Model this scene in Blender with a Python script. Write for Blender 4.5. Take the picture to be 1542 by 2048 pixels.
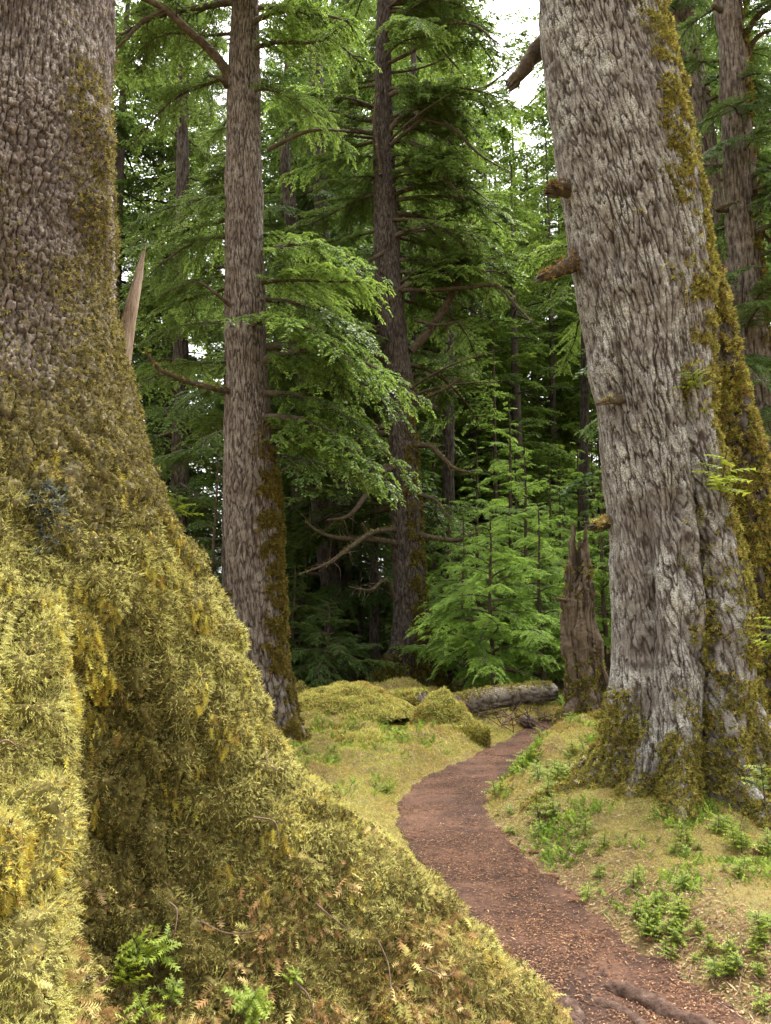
import bpy, math, random
import numpy as np
for o in list(bpy.data.objects): bpy.data.objects.remove(o)
S = bpy.context.scene
R = math.radians
# ------------------------------------------------------------------ camera
PITCH = R(8.0); CAMZ = 1.5; F = 1547.0
cd = bpy.data.cameras.new('camera'); cam = bpy.data.objects.new('camera', cd); S.collection.objects.link(cam)
cd.sensor_fit = 'VERTICAL'; cd.sensor_height = 24; cd.lens = F/2048*24
cd.clip_start = .05; cd.clip_end = 2000
cam.location = (0, 0, CAMZ); cam.rotation_euler = (R(90)+PITCH, 0, 0)
S.camera = cam
S.render.resolution_x = 771; S.render.resolution_y = 1024
# ------------------------------------------------------------------ sky, sun, exposure
SUN_EL, SUN_ROT = R(66), R(30)
w = bpy.data.worlds.new('World'); S.world = w; w.use_nodes = True
nt = w.node_tree; nt.nodes.clear()
sk = nt.nodes.new('ShaderNodeTexSky'); sk.sky_type = 'NISHITA'; sk.sun_disc = False
sk.sun_elevation = SUN_EL; sk.sun_rotation = SUN_ROT; sk.dust_density = 6; sk.air_density = 1.0; sk.ozone_density = 1
hs = nt.nodes.new('ShaderNodeHueSaturation'); hs.inputs['Saturation'].default_value = .06
bg = nt.nodes.new('ShaderNodeBackground'); bg.inputs[1].default_value = .15
wo = nt.nodes.new('ShaderNodeOutputWorld')
nt.links.new(sk.outputs[0], hs.inputs['Color']); nt.links.new(hs.outputs[0], bg.inputs[0]); nt.links.new(bg.outputs[0], wo.inputs[0])
sl = bpy.data.lights.new('sun', 'SUN'); sl.energy = 1.5; sl.angle = R(30); sl.color = (1, .975, .94)
so = bpy.data.objects.new('sun', sl); S.collection.objects.link(so)
so.rotation_euler = (-(R(90)-SUN_EL), 0, -SUN_ROT)   # soft light from high ahead, a little to the right
S.view_settings.view_transform = 'Standard'; S.view_settings.look = 'None'
S.view_settings.exposure = 2.3; S.view_settings.gamma = 1
S.cycles.max_bounces = 8; S.cycles.transmission_bounces = 6; S.cycles.diffuse_bounces = 5

# ------------------------------------------------------------------ helpers: pixels to points, noise
rng = np.random.default_rng(7); random.seed(7)
cp, sp = math.cos(PITCH), math.sin(PITCH)
def W(px, py, Y):
    a = (px-771)/F; b = -(py-1024)/F
    d = np.array([a, cp-b*sp, sp+b*cp]); return np.array([0, 0, CAMZ]) + d*(Y/d[1])
def G(px, py, z=0):
    a = (px-771)/F; b = -(py-1024)/F
    d = np.array([a, cp-b*sp, sp+b*cp]); return np.array([0, 0, CAMZ]) + d*((z-CAMZ)/d[2])
_pr = np.random.default_rng(1)
PERM = np.concatenate([_pr.permutation(256)]*3)
GR = _pr.normal(size=(256, 3)); GR /= np.linalg.norm(GR, axis=1)[:, None]
def pn(P, seed=0):
    P = np.asarray(P, float); sh = P.shape[:-1]; P = P.reshape(-1, 3) + seed*17.37
    i = np.floor(P).astype(int); f = P-i; i &= 255; u = f*f*f*(f*(f*6-15)+10); out = 0
    for dx in (0, 1):
        for dy in (0, 1):
            for dz in (0, 1):
                g = GR[PERM[PERM[PERM[(i[:, 0]+dx) & 255]+((i[:, 1]+dy) & 255)]+((i[:, 2]+dz) & 255)]]
                d = (g*(f-np.array([dx, dy, dz]))).sum(1)
                wx = u[:, 0] if dx else 1-u[:, 0]; wy = u[:, 1] if dy else 1-u[:, 1]; wz = u[:, 2] if dz else 1-u[:, 2]
                out = out + d*wx*wy*wz
    return (out*1.6).reshape(sh)
def fbm(P, o=4, seed=0):
    r = 0; a = 1; P = np.asarray(P, float)
    for k in range(o): r = r+a*pn(P*2**k, seed+k); a *= .5
    return r/1.6
def vor(u, v, seed=0):
    iu = np.floor(u).astype(int); iv = np.floor(v).astype(int)
    f1 = np.full(u.shape, 9.); f2 = np.full(u.shape, 9.); cid = np.zeros(u.shape)
    for a in (-1, 0, 1):
        for b in (-1, 0, 1):
            h = PERM[(PERM[(iu+a+seed*31) & 255]+iv+b) & 255]; h2 = PERM[h+101]
            d = np.hypot(iu+a+.1+.8*h/255-u, iv+b+.1+.8*h2/255-v)
            m = d < f1; f2 = np.where(m, f1, np.minimum(f2, d)); cid = np.where(m, h2/255., cid); f1 = np.where(m, d, f1)
    return f1, f2, cid
def ss(a, b, x):
    t = np.clip((x-a)/(b-a), 0, 1); return t*t*(3-2*t)
def xyz(x, y, z=0): return np.stack([x, y, np.zeros_like(x)+z], -1)
def lin(c):
    c = np.asarray(c, float)/255; return np.where(c < .04045, c/12.92, ((c+.055)/1.055)**2.4)
def nrm(a): return a/np.maximum(np.linalg.norm(a, axis=-1, keepdims=True), 1e-9)

# ------------------------------------------------------------------ helpers: objects
COL = S.collection
def base(o):
    v = np.zeros(3)
    while o is not None: v += np.array(o.location); o = o.parent
    return v
def mesh(name, V, polys, mat, col=None, v=None, uv=None, smooth=False, mi=None):
    """polys: list of integer arrays (N,3) or (N,4)"""
    me = bpy.data.meshes.new(name)
    V = np.asarray(V, np.float32); me.vertices.add(len(V)); me.vertices.foreach_set('co', V.ravel())
    li = np.concatenate([np.asarray(p, np.int32).ravel() for p in polys])
    tot = np.concatenate([np.full(len(p), p.shape[1], np.int32) for p in polys])
    st = np.concatenate([[0], np.cumsum(tot)[:-1]]).astype(np.int32)
    me.loops.add(len(li)); me.loops.foreach_set('vertex_index', li)
    me.polygons.add(len(tot)); me.polygons.foreach_set('loop_start', st)
    if mi is not None: me.polygons.foreach_set('material_index', np.asarray(mi, np.int32))
    me.update(calc_edges=True); me.validate()
    if smooth: me.polygons.foreach_set('use_smooth', np.ones(len(tot), bool))
    if col is not None:
        a = me.color_attributes.new('Col', 'FLOAT_COLOR', 'POINT')
        c = np.ones((len(V), 4), np.float32); c[:, :3] = col; a.data.foreach_set('color', c.ravel())
    if v is not None:
        a = me.attributes.new('v', 'FLOAT', 'POINT'); a.data.foreach_set('value', np.asarray(v, np.float32))
    if uv is not None:
        l = me.uv_layers.new(name='uv'); l.data.foreach_set('uv', np.asarray(uv, np.float32)[li].ravel())
    for m in (mat if isinstance(mat, (list, tuple)) else [mat]): me.materials.append(m)
    return me
def link(name, me, parent=None, world=False):
    o = bpy.data.objects.new(name, me); COL.objects.link(o)
    if parent is not None:
        o.parent = parent
        if world: o.location = -base(parent)
    return o
def tag(o, label, cat, group=None, kind=None):
    if label: o['label'] = label
    if cat: o['category'] = cat
    if group: o['group'] = group
    if kind: o['kind'] = kind
    return o
def thing(name, loc, label, cat, group=None):
    o = bpy.data.objects.new(name, None); COL.objects.link(o); o.location = loc; o.empty_display_size = .1
    return tag(o, label, cat, group)
def grid_faces(nr, nc, off=0, closed=False):
    a = np.arange(nr-1)[:, None]*nc; c = np.arange(nc-1 if not closed else nc)[None]; d = (c+1) % nc
    return (np.stack([a+c, a+d, a+nc+d, a+nc+c], -1).reshape(-1, 4)+off)
def grid_normals(P):
    du = np.gradient(P, axis=1); dv = np.gradient(P, axis=0); return nrm(np.cross(du, dv))
def tube(pts, rad, ns=8, off=0, lump=0, seed=0):
    pts = np.asarray(pts, float); rad = np.asarray(rad, float); n = len(pts)
    t = nrm(np.gradient(pts, axis=0)); ref = np.array([0, 0, 1.]) if abs(t[:, 2]).mean() < .8 else np.array([1., 0, 0])
    a = nrm(np.cross(t, ref)); b = np.cross(t, a)
    th = np.linspace(0, 2*np.pi, ns, endpoint=False)
    Rr = np.repeat(rad[:, None], ns, 1)
    d = np.cos(th)[None, :, None]*a[:, None]+np.sin(th)[None, :, None]*b[:, None]
    if lump:
        q = pts[:, None]+d*Rr[..., None]; Rr = Rr*(1+lump*fbm(q*4/max(rad.max()*6, .05), 3, seed))
    V = pts[:, None]+d*Rr[..., None]
    Fq = grid_faces(n, ns, off, True)
    V = V.reshape(-1, 3)
    caps = np.array([[off+i, off+(i+1) % ns, off+len(V)] for i in range(ns)]+[[off+(n-1)*ns+(i+1) % ns, off+(n-1)*ns+i, off+len(V)+1] for i in range(ns)])
    V = np.vstack([V, pts[:1], pts[-1:]])
    return V, Fq, caps
def smooth_path(P, n):
    P = np.asarray(P, float); s = np.concatenate([[0], np.cumsum(np.linalg.norm(np.diff(P, axis=0), axis=1))]); q = np.linspace(0, s[-1], n)
    m = np.gradient(P, s, axis=0) if len(P) > 2 else np.repeat(((P[1]-P[0])/s[-1])[None], 2, 0)
    k = np.clip(np.searchsorted(s, q)-1, 0, len(P)-2); h = s[k+1]-s[k]; t = ((q-s[k])/h)[:, None]; h = h[:, None]
    return (2*t**3-3*t**2+1)*P[k]+(t**3-2*t**2+t)*h*m[k]+(-2*t**3+3*t**2)*P[k+1]+(t**3-t**2)*h*m[k+1]

# ------------------------------------------------------------------ materials
def newmat(name):
    m = bpy.data.materials.new(name); m.use_nodes = True; n = m.node_tree.nodes; n.clear(); return m, n, m.node_tree.links
def leaf_mat(name, dark, light, trans=.42):
    m, n, l = newmat(name)
    at = n.new('ShaderNodeAttribute'); at.attribute_name = 'v'
    oi = n.new('ShaderNodeObjectInfo'); rp = n.new('ShaderNodeValToRGB')
    rp.color_ramp.elements[0].color = (*lin(dark), 1); rp.color_ramp.elements[1].color = (*lin(light), 1)
    ad = n.new('ShaderNodeMath'); ad.operation = 'MULTIPLY_ADD'; ad.inputs[1].default_value = .25; ad.inputs[2].default_value = -.12
    l.new(oi.outputs['Random'], ad.inputs[0])
    a2 = n.new('ShaderNodeMath'); a2.operation = 'ADD'; l.new(at.outputs['Fac'], a2.inputs[0]); l.new(ad.outputs[0], a2.inputs[1]); l.new(a2.outputs[0], rp.inputs[0])
    p = n.new('ShaderNodeBsdfPrincipled'); p.inputs['Roughness'].default_value = .5; p.inputs['Specular IOR Level'].default_value = .3
    t = n.new('ShaderNodeBsdfTranslucent'); hsv = n.new('ShaderNodeHueSaturation'); hsv.inputs['Hue'].default_value = .485; hsv.inputs['Value'].default_value = 1.25
    l.new(rp.outputs[0], p.inputs['Base Color']); l.new(rp.outputs[0], hsv.inputs['Color']); l.new(hsv.outputs[0], t.inputs[0])
    x = n.new('ShaderNodeMixShader'); x.inputs[0].default_value = trans
    o = n.new('ShaderNodeOutputMaterial'); l.new(p.outputs[0], x.inputs[1]); l.new(t.outputs[0], x.inputs[2]); l.new(x.outputs[0], o.inputs[0])
    return m
def moss_mat(name, trans=.3):
    m, n, l = newmat(name)
    at = n.new('ShaderNodeAttribute'); at.attribute_name = 'Col'
    p = n.new('ShaderNodeBsdfPrincipled'); p.inputs['Roughness'].default_value = .8; p.inputs['Specular IOR Level'].default_value = .15
    t = n.new('ShaderNodeBsdfTranslucent'); x = n.new('ShaderNodeMixShader'); x.inputs[0].default_value = trans
    o = n.new('ShaderNodeOutputMaterial'); l.new(at.outputs['Color'], p.inputs['Base Color']); l.new(at.outputs['Color'], t.inputs[0])
    l.new(p.outputs[0], x.inputs[1]); l.new(t.outputs[0], x.inputs[2]); l.new(x.outputs[0], o.inputs[0])
    return m
def bark_mat(name, furrow, plate, lichen, lich=.5, su=14, sv=4, bump=.6, rough=.9):
    """v attribute: 0 in the furrows, 1 on the plates; uv in metres"""
    m, n, l = newmat(name)
    uv = n.new('ShaderNodeUVMap'); uv.uv_map = 'uv'
    mp = n.new('ShaderNodeMapping'); mp.inputs['Scale'].default_value = (su, sv, 1); l.new(uv.outputs[0], mp.inputs[0])
    tc = n.new('ShaderNodeTexCoord')
    nz = n.new('ShaderNodeTexNoise'); nz.inputs['Scale'].default_value = 2.2; nz.inputs['Detail'].default_value = 6; nz.inputs['Roughness'].default_value = .65; l.new(mp.outputs[0], nz.inputs['Vector'])
    n2 = n.new('ShaderNodeTexNoise'); n2.inputs['Scale'].default_value = 2.6; n2.inputs['Detail'].default_value = 7; n2.inputs['Roughness'].default_value = .7; l.new(tc.outputs['Object'], n2.inputs['Vector'])
    n3 = n.new('ShaderNodeTexNoise'); n3.inputs['Scale'].default_value = 95; n3.inputs['Detail'].default_value = 3; l.new(tc.outputs['Object'], n3.inputs['Vector'])
    at = n.new('ShaderNodeAttribute'); at.attribute_name = 'v'
    c1 = n.new('ShaderNodeMix'); c1.data_type = 'RGBA'; c1.inputs[6].default_value = (*lin(furrow), 1); c1.inputs[7].default_value = (*lin(plate), 1)
    r1 = n.new('ShaderNodeMapRange'); r1.inputs[1].default_value = .33; r1.inputs[2].default_value = .62; l.new(nz.outputs[0], r1.inputs[0])
    mu = n.new('ShaderNodeMath'); mu.operation = 'MULTIPLY'; l.new(r1.outputs[0], mu.inputs[0]); l.new(at.outputs['Fac'], mu.inputs[1]); l.new(mu.outputs[0], c1.inputs[0])
    r2 = n.new('ShaderNodeMapRange'); r2.inputs[1].default_value = .42; r2.inputs[2].default_value = .62; l.new(n2.outputs[0], r2.inputs[0])
    r3 = n.new('ShaderNodeMapRange'); r3.inputs[1].default_value = .4; r3.inputs[2].default_value = .6; l.new(n3.outputs[0], r3.inputs[0])
    m2 = n.new('ShaderNodeMath'); m2.operation = 'MULTIPLY'; l.new(r2.outputs[0], m2.inputs[0]); l.new(mu.outputs[0], m2.inputs[1])
    m3 = n.new('ShaderNodeMath'); m3.operation = 'MULTIPLY'; l.new(m2.outputs[0], m3.inputs[0]); l.new(r3.outputs[0], m3.inputs[1])
    m4 = n.new('ShaderNodeMath'); m4.operation = 'MULTIPLY'; m4.use_clamp = True; l.new(m3.outputs[0], m4.inputs[0]); m4.inputs[1].default_value = lich*2
    c2 = n.new('ShaderNodeMix'); c2.data_type = 'RGBA'; l.new(m4.outputs[0], c2.inputs[0]); l.new(c1.outputs[2], c2.inputs[6]); c2.inputs[7].default_value = (*lin(lichen), 1)
    am = n.new('ShaderNodeAttribute'); am.attribute_name = 'm'; c3 = n.new('ShaderNodeMix'); c3.data_type = 'RGBA'; l.new(am.outputs['Fac'], c3.inputs[0]); l.new(c2.outputs[2], c3.inputs[6]); c3.inputs[7].default_value = (*lin((104, 95, 50)), 1)
    p = n.new('ShaderNodeBsdfPrincipled'); p.inputs['Roughness'].default_value = rough; p.inputs['Specular IOR Level'].default_value = .2
    l.new(c3.outputs[2], p.inputs['Base Color'])
    ad = n.new('ShaderNodeMath'); ad.operation = 'MULTIPLY_ADD'; l.new(n3.outputs[0], ad.inputs[0]); ad.inputs[1].default_value = .35; l.new(nz.outputs[0], ad.inputs[2])
    b = n.new('ShaderNodeBump'); b.inputs['Strength'].default_value = bump; b.inputs['Distance'].default_value = .02; l.new(ad.outputs[0], b.inputs['Height']); l.new(b.outputs[0], p.inputs['Normal'])
    o = n.new('ShaderNodeOutputMaterial'); l.new(p.outputs[0], o.inputs[0]); return m
def noise_mat(name, cols, scale=8, bump=.5, stretch=(1, 1, 1), rough=.9, dist=.02):
    m, n, l = newmat(name)
    tc = n.new('ShaderNodeTexCoord'); mp = n.new('ShaderNodeMapping'); mp.inputs['Scale'].default_value = stretch; l.new(tc.outputs['Object'], mp.inputs[0])
    a = n.new('ShaderNodeTexNoise'); a.inputs['Scale'].default_value = scale; a.inputs['Detail'].default_value = 8; a.inputs['Roughness'].default_value = .7; l.new(mp.outputs[0], a.inputs['Vector'])
    r = n.new('ShaderNodeValToRGB'); e = r.color_ramp.elements; k = len(cols)
    while len(e) < k: e.new(.5)
    for i, c in enumerate(cols): e[i].position = .3+.4*i/(k-1); e[i].color = (*lin(c), 1)
    l.new(a.outputs[0], r.inputs[0]); p = n.new('ShaderNodeBsdfPrincipled'); p.inputs['Roughness'].default_value = rough; p.inputs['Specular IOR Level'].default_value = .2
    l.new(r.outputs[0], p.inputs['Base Color'])
    b = n.new('ShaderNodeBump'); b.inputs['Strength'].default_value = bump; b.inputs['Distance'].default_value = dist; l.new(a.outputs[0], b.inputs['Height']); l.new(b.outputs[0], p.inputs['Normal'])
    o = n.new('ShaderNodeOutputMaterial'); l.new(p.outputs[0], o.inputs[0]); return m
M_moss = moss_mat('moss_fronds')
M_leaf = leaf_mat('hemlock_needles', (36, 52, 25), (102, 126, 54))
M_leafbright = leaf_mat('lit_tone_hemlock_needles', (45, 68, 29), (116, 142, 58), .55)  # paler copy of the needles; brightness of lit foliage painted into the colour
M_leafyoung = leaf_mat('brightened_young_needles', (66, 104, 38), (150, 182, 80), .55)  # pale young growth, painted lighter still for light the crowns block
M_leafdark = leaf_mat('shade_tone_hemlock_needles', (36, 54, 27), (92, 118, 52), .45)  # needle copy with the shade of the understory put into its colour
M_seed = leaf_mat('seedling_needles', (80, 100, 28), (138, 152, 50), .4)
M_bark_grey = bark_mat('grey_hemlock_bark', (56, 45, 38), (122, 109, 98), (148, 142, 131), .5)
M_bark_lean = bark_mat('pale_grey_bark', (62, 51, 44), (135, 127, 119), (184, 183, 175), .8, 12, 4)
M_bark_mid = bark_mat('brown_grey_bark', (40, 33, 28), (88, 77, 68), (112, 108, 98), .4)
M_bark_spruce = bark_mat('scaly_spruce_bark', (56, 45, 39), (118, 104, 93), (156, 146, 136), .8, 26, 20, .7)
M_twig = noise_mat('dark_branch_bark', [(40, 33, 27), (74, 62, 50), (96, 88, 66)], 14)
M_snag = noise_mat('rotten_red_wood', [(44, 33, 27), (78, 65, 53), (116, 101, 84), (88, 73, 59)], 9, .9, (1.4, 1.4, .15))
M_pale = noise_mat('weathered_pale_wood', [(72, 55, 44), (124, 102, 84), (156, 138, 118), (104, 80, 64)], 26, .9, (1, 1, .07))
M_root = noise_mat('worn_root_bark', [(40, 29, 23), (72, 53, 43), (90, 70, 58), (132, 114, 100)], 22, 1.0)
M_litter = moss_mat('needle_litter', .05)
# ------------------------------------------------------------------ leaf and moss templates (triangles)
def T_frond(pairs=6, width=.28, curl=.25, fwd=.18, pw=.10):
    V = []; t_ = []
    def ax(t): return np.array([t, 0, -curl*t*t+.15*t])
    V += [ax(0)+[0, .018, 0], ax(0)-[0, .018, 0], ax(1)]; t_ += [0, 0, 1]
    for i in range(pairs):
        t = .12+.82*i/pairs; wd = width*(1-.75*t)*(.55+.45*min(1, t*4))
        for s in (-1, 1):
            V += [ax(t-pw*.5), ax(t+pw*.5), ax(t)+np.array([fwd, s*wd, -.35*wd+.1*s*((i % 2)-.5)])]; t_ += [t, t, t+.15]
    return np.array(V), np.array(t_)
def T_star(k=6, seed=0):
    r = np.random.default_rng(seed); V = []; t_ = []
    for i in range(k):
        a = 2*np.pi*i/k+r.uniform(-.3, .3); el = r.uniform(.25, 1.1); d = np.array([math.cos(a)*math.cos(el), math.sin(a)*math.cos(el), math.sin(el)]); s = np.array([-math.sin(a), math.cos(a), 0])*.16
        q = d*.15; V += [q-s, q+s, d*r.uniform(.7, 1.1)]; t_ += [0, 0, 1]
    return np.array(V), np.array(t_)
FROND, FRONDW, STAR = T_frond(), T_frond(8, .42, .35, .12, .11), T_star()
_y = []; _t = []
for _i in range(10):
    _q = _i/10; _a = 2.4*_i; _c = np.array([_q, .06*math.sin(3*_q), -.16*_q*_q]); _p = np.array([0, -math.sin(_a), math.cos(_a)])*.055*(1.2-_q)
    _y += [_c-_p, _c+_p, _c+np.array([.26, .19*(1.1-.8*_q)*math.cos(_a), .19*(1.1-.8*_q)*math.sin(_a)])]; _t += [_q*.7, _q*.7, _q*.7+.3]
YARN = (np.array(_y), np.array(_t)); YARNP = T_frond(6, .24, .2, .14, .15)
def instance(tmpl, P, X, N, s, col, tipgain=1.2):
    T, t = tmpl; X = nrm(X); Y = nrm(np.cross(N, X)); Z = np.cross(X, Y)
    s = np.broadcast_to(s, (len(P),))
    V = P[:, None]+s[:, None, None]*(T[None, :, :1]*X[:, None]+T[None, :, 1:2]*Y[:, None]+T[None, :, 2:]*Z[:, None])
    C = np.clip(col[:, None, :]*(1+(tipgain-1)*np.clip(t, 0, 1)[None, :, None]), 0, 1)
    return V.reshape(-1, 3), C.reshape(-1, 3)
def tri_idx(n): return np.arange(n).reshape(-1, 3)
def sample_grid(P, wgt, n, r=rng):
    """P grid (nr,nc,3), wgt per vertex; n random points with normals and grid coordinates"""
    q = [P[:-1, :-1], P[:-1, 1:], P[1:, 1:], P[1:, :-1]]
    A = np.linalg.norm(np.cross(q[1]-q[0], q[3]-q[0]), axis=-1)*(wgt[:-1, :-1]+wgt[1:, 1:])*.5
    c = np.cumsum(A.ravel()); k = np.searchsorted(c, r.random(n)*c[-1]); k = np.clip(k, 0, A.size-1)
    i, j = np.unravel_index(k, A.shape); a = r.random(n)[:, None]; b = r.random(n)[:, None]
    p = (1-a)*((1-b)*P[i, j]+b*P[i, j+1])+a*((1-b)*P[i+1, j]+b*P[i+1, j+1])
    nn = nrm(np.cross(P[i, j+1]-P[i, j], P[i+1, j]-P[i, j])); return p, nn, i, j
def pick(pal, wts, n, r=rng, jit=.18):
    pal = np.array([lin(c) for c in pal]); wts = np.array(wts, float)
    if wts.ndim == 1: k = r.choice(len(pal), n, p=wts/wts.sum())
    else:
        c = np.cumsum(wts/wts.sum(1, keepdims=True), 1); k = (r.random(n)[:, None] > c).sum(1).clip(0, len(pal)-1)
    return pal[k]*(1+jit*r.normal(size=(n, 1))).clip(.5, 1.6)
def tuft_dirs(N, out=.6, down=.3, rnd=.8, r=rng):
    t = r.normal(size=N.shape); t -= (t*N).sum(1, keepdims=True)*N
    return nrm(out*N+rnd*nrm(t)+np.array([0, 0, -down]))

# ------------------------------------------------------------------ boughs of needles
def bough(L, seed, step=.085, tstep=.05, tl=.13, lstep=.016, ll=.031, lw=.0135, wood=True, droop=.28, sec=.36):
    """a flat drooping hemlock spray: axis, side twigs, twiglets, and a needle blade every few centimetres"""
    r = np.random.default_rng(seed); a1, a2 = r.uniform(.03, .10, 2)*r.choice([-1, 1], 2)
    def ax(t): return np.stack([L*t*(1-.06*t), a1*L*np.sin(t*3)+a2*.4*L*np.sin(t*8), L*(.14*t-(droop+.06)*t**2.2)], -1)
    ns = max(6, int(L*.9/step)); Q = []; vv = []; WV = []; WF = []; off = 0
    if wood:
        v, f, c = tube(ax(np.linspace(0, 1, 9)), np.linspace(.02*L**.7, .003, 9), 5); WV.append(v); WF.append((f, c)); off = len(v)
    gaps = r.uniform(.1, 1, 3)
    for i in range(ns):
        t = .13+.87*(i+r.random()*.8)/ns; p0 = ax(np.array([min(t, 1.)]))[0]
        shape = min(1, (t+.10)*2.0)*(1-.82*max(0, t-.3)/.7)
        for s in (-1, 1):
            if r.random() < .1 or np.abs(gaps-t).min() < .02: continue
            l = max(L*sec*shape*r.uniform(.45, 1.2), .10); an = R(r.uniform(32, 74))*s; side = np.array([-math.sin(an), math.cos(an), 0])
            d = np.array([math.cos(an), math.sin(an), r.uniform(-.16, .16)-.22*t]); dr = r.uniform(.1, .5); be = r.normal()*.25
            k = max(2, int(l/tstep)); tt = (np.arange(k)+r.uniform(.2, .8))/k
            def cur(q): return p0+d*(l*q)[:, None]+side*(be*l*q**2)[:, None]-np.array([0, 0, 1.])*(dr*l*q**2)[:, None]
            pts = cur(tt); val = r.uniform(.12, .55)
            if wood:
                v, f, c = tube(cur(np.array([0, .5, 1.])), [.006, .004, .002], 3, off); WV.append(v); WF.append((f, c)); off += len(v)
            T0 = []; TD = []; TL = []; TV = []
            for s2 in (-1, 1):
                tl_ = np.minimum(tl, .55*l)*(1.05-.7*tt)*r.uniform(.55, 1.3, k); e = side*s2
                td = nrm(d*.7+e*r.uniform(.5, 1.0, k)[:, None]+np.stack([0*tt, 0*tt, r.uniform(-.35, .1, k)], 1)); T0.append(pts); TD.append(td); TL.append(tl_); TV.append(val+.25*tt)
            T0.append(cur(np.array([.93]))); TD.append(nrm(d+[0, 0, -dr])[None]); TL.append(np.array([min(tl, .5*l)])); TV.append(np.array([val+.3]))
            T0 = np.concatenate(T0); TD = np.concatenate(TD); TL = np.concatenate(TL); TV = np.concatenate(TV)
            m = max(2, int(tl/lstep)); u = (np.arange(m)+.4)/m
            for s3 in (-1, 1):
                B = T0[:, None]+TD[:, None]*(TL[:, None]*u)[..., None]-np.array([0, 0, .35])*(TL[:, None]*u**2)[..., None]
                n_ = np.cross(TD, [0, 0, 1.]); ld = TD[:, None]*.8+s3*n_[:, None]*.75+r.normal(size=B.shape)*.22; ld = nrm(ld).reshape(-1, 3); B = B.reshape(-1, 3); N = len(B)
                ln = ll*r.uniform(.7, 1.3, N)*(1.1-.4*np.tile(u, len(T0))); wv = nrm(np.cross(ld, np.array([0, 0, 1.])+r.normal(size=(N, 3))*.4))*lw*.5
                Q.append(np.stack([B, B+ld*(ln*.6)[:, None]+wv, B+ld*ln[:, None]-np.array([0, 0, .15])*ln[:, None], B+ld*(ln*.6)[:, None]-wv], 1))
                vv.append(np.repeat(np.clip(np.repeat(TV, m)+.28*np.tile(u, len(T0))+r.normal(size=N)*.09, 0, 1), 4))
    Q = np.concatenate(Q); V = Q.reshape(-1, 3); vv = np.concatenate(vv)
    return V, vv, (np.vstack(WV) if wood else np.zeros((0, 3))), WF
def bough_mesh(name, mats, *a, **k):
    V, vv, WV, WF = bough(*a, **k); n = len(V); q = np.arange(n).reshape(-1, 4)
    polys = [q]; mi = [np.zeros(len(q))]
    if len(WV):
        f = np.concatenate([x[0] for x in WF])+n; c = np.concatenate([x[1] for x in WF])+n; polys += [f, c]; mi.append(np.ones(len(f)+len(c)))
    return mesh(name, np.vstack([V, WV]), polys, mats, v=np.concatenate([vv, np.zeros(len(WV))]), mi=np.concatenate(mi))
def rotm(az, pitch, roll=0):
    ca, sa, cb, sb = math.cos(az), math.sin(az), math.cos(pitch), math.sin(pitch); cr, sr = math.cos(roll), math.sin(roll)
    return np.array([[ca, -sa, 0], [sa, ca, 0], [0, 0, 1]])@np.array([[cb, 0, -sb], [0, 1, 0], [sb, 0, cb]])@np.array([[1, 0, 0], [0, cr, -sr], [0, sr, cr]])
def crown_arrays(H, z0, n, Lmax, seed, lib, gap=.0, top=.25):
    r = np.random.default_rng(seed); VV = []; vv = []
    for k in range(n):
        f = (k+r.random())/n; f = f**1.08; z = z0+(H-z0)*f
        L = Lmax*(top*.8+(1-f)**.75)*r.uniform(.55, 1.15)*(.75+.25*min(1, f*5)); L = max(L, .35)
        if r.random() < gap: continue
        V, v = lib[r.integers(len(lib))]; m = rotm(k*2.399+r.normal()*.5, R(8*f*4-10+r.normal()*9), r.normal()*.15)
        VV.append((V*L*np.array([1, r.uniform(.8, 1.15), 1]))@m.T+[0, 0, z]); vv.append(np.clip(v+r.normal()*.12+.1*(f-.5), 0, 1))
    return np.vstack(VV), np.concatenate(vv)
def quads_mesh(name, V, v, mat): return mesh(name, V, [np.arange(len(V)).reshape(-1, 4)], mat, v=v)
# ------------------------------------------------------------------ ground and path
ROWS = [(1440, 1085, 1150), (1462, 1035, 1100), (1485, 1005, 1068), (1500, 990, 1052), (1530, 950, 1018), (1548, 890, 1004), (1566, 830, 996), (1600, 785, 985), (1650, 785, 1005), (1700, 815, 1050),
        (1760, 860, 1120), (1800, 900, 1165), (1850, 930, 1225), (1900, 980, 1285), (1950, 1040, 1350), (2000, 1090, 1420), (2048, 1130, 1490), (2200, 1200, 1740)]
PL = np.array([G(l, y)[:2] for y, l, r in ROWS]); PR = np.array([G(r, y)[:2] for y, l, r in ROWS])
PC = smooth_path((PL+PR)/2, 160); PHW = np.interp(np.linspace(0, 1, 160), np.linspace(0, 1, len(ROWS)), np.linalg.norm(PR-PL, axis=1)/2*.92)
def path_dist(x, y):
    """signed distance outside the path edge (negative on the path)"""
    sh = np.shape(x); x = np.ravel(x); y = np.ravel(y); d = np.full(x.shape, 1e9)
    for k in range(0, 160, 2):
        d = np.minimum(d, np.hypot(x-PC[k, 0], y-PC[k, 1])-PHW[k])
    return d.reshape(sh)
MOUNDS = [(1150, 1545, 1.0, .22), (1215, 1500, 1.3, .22), (1060, 1560, .5, .10), (720, 1462, .9, .22), (640, 1470, .8, .15), (850, 1500, .8, .16), (930, 1528, .5, .16), (760, 1530, .9, .10), (830, 1425, 1.2, .2), (700, 1420, 1.4, .25), (1320, 1640, 1.5, .22), (1420, 1900, .7, .10), (1530, 1800, .8, .12)]
MD = [(*G(a, b)[:2], r, h) for a, b, r, h in MOUNDS]
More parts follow.
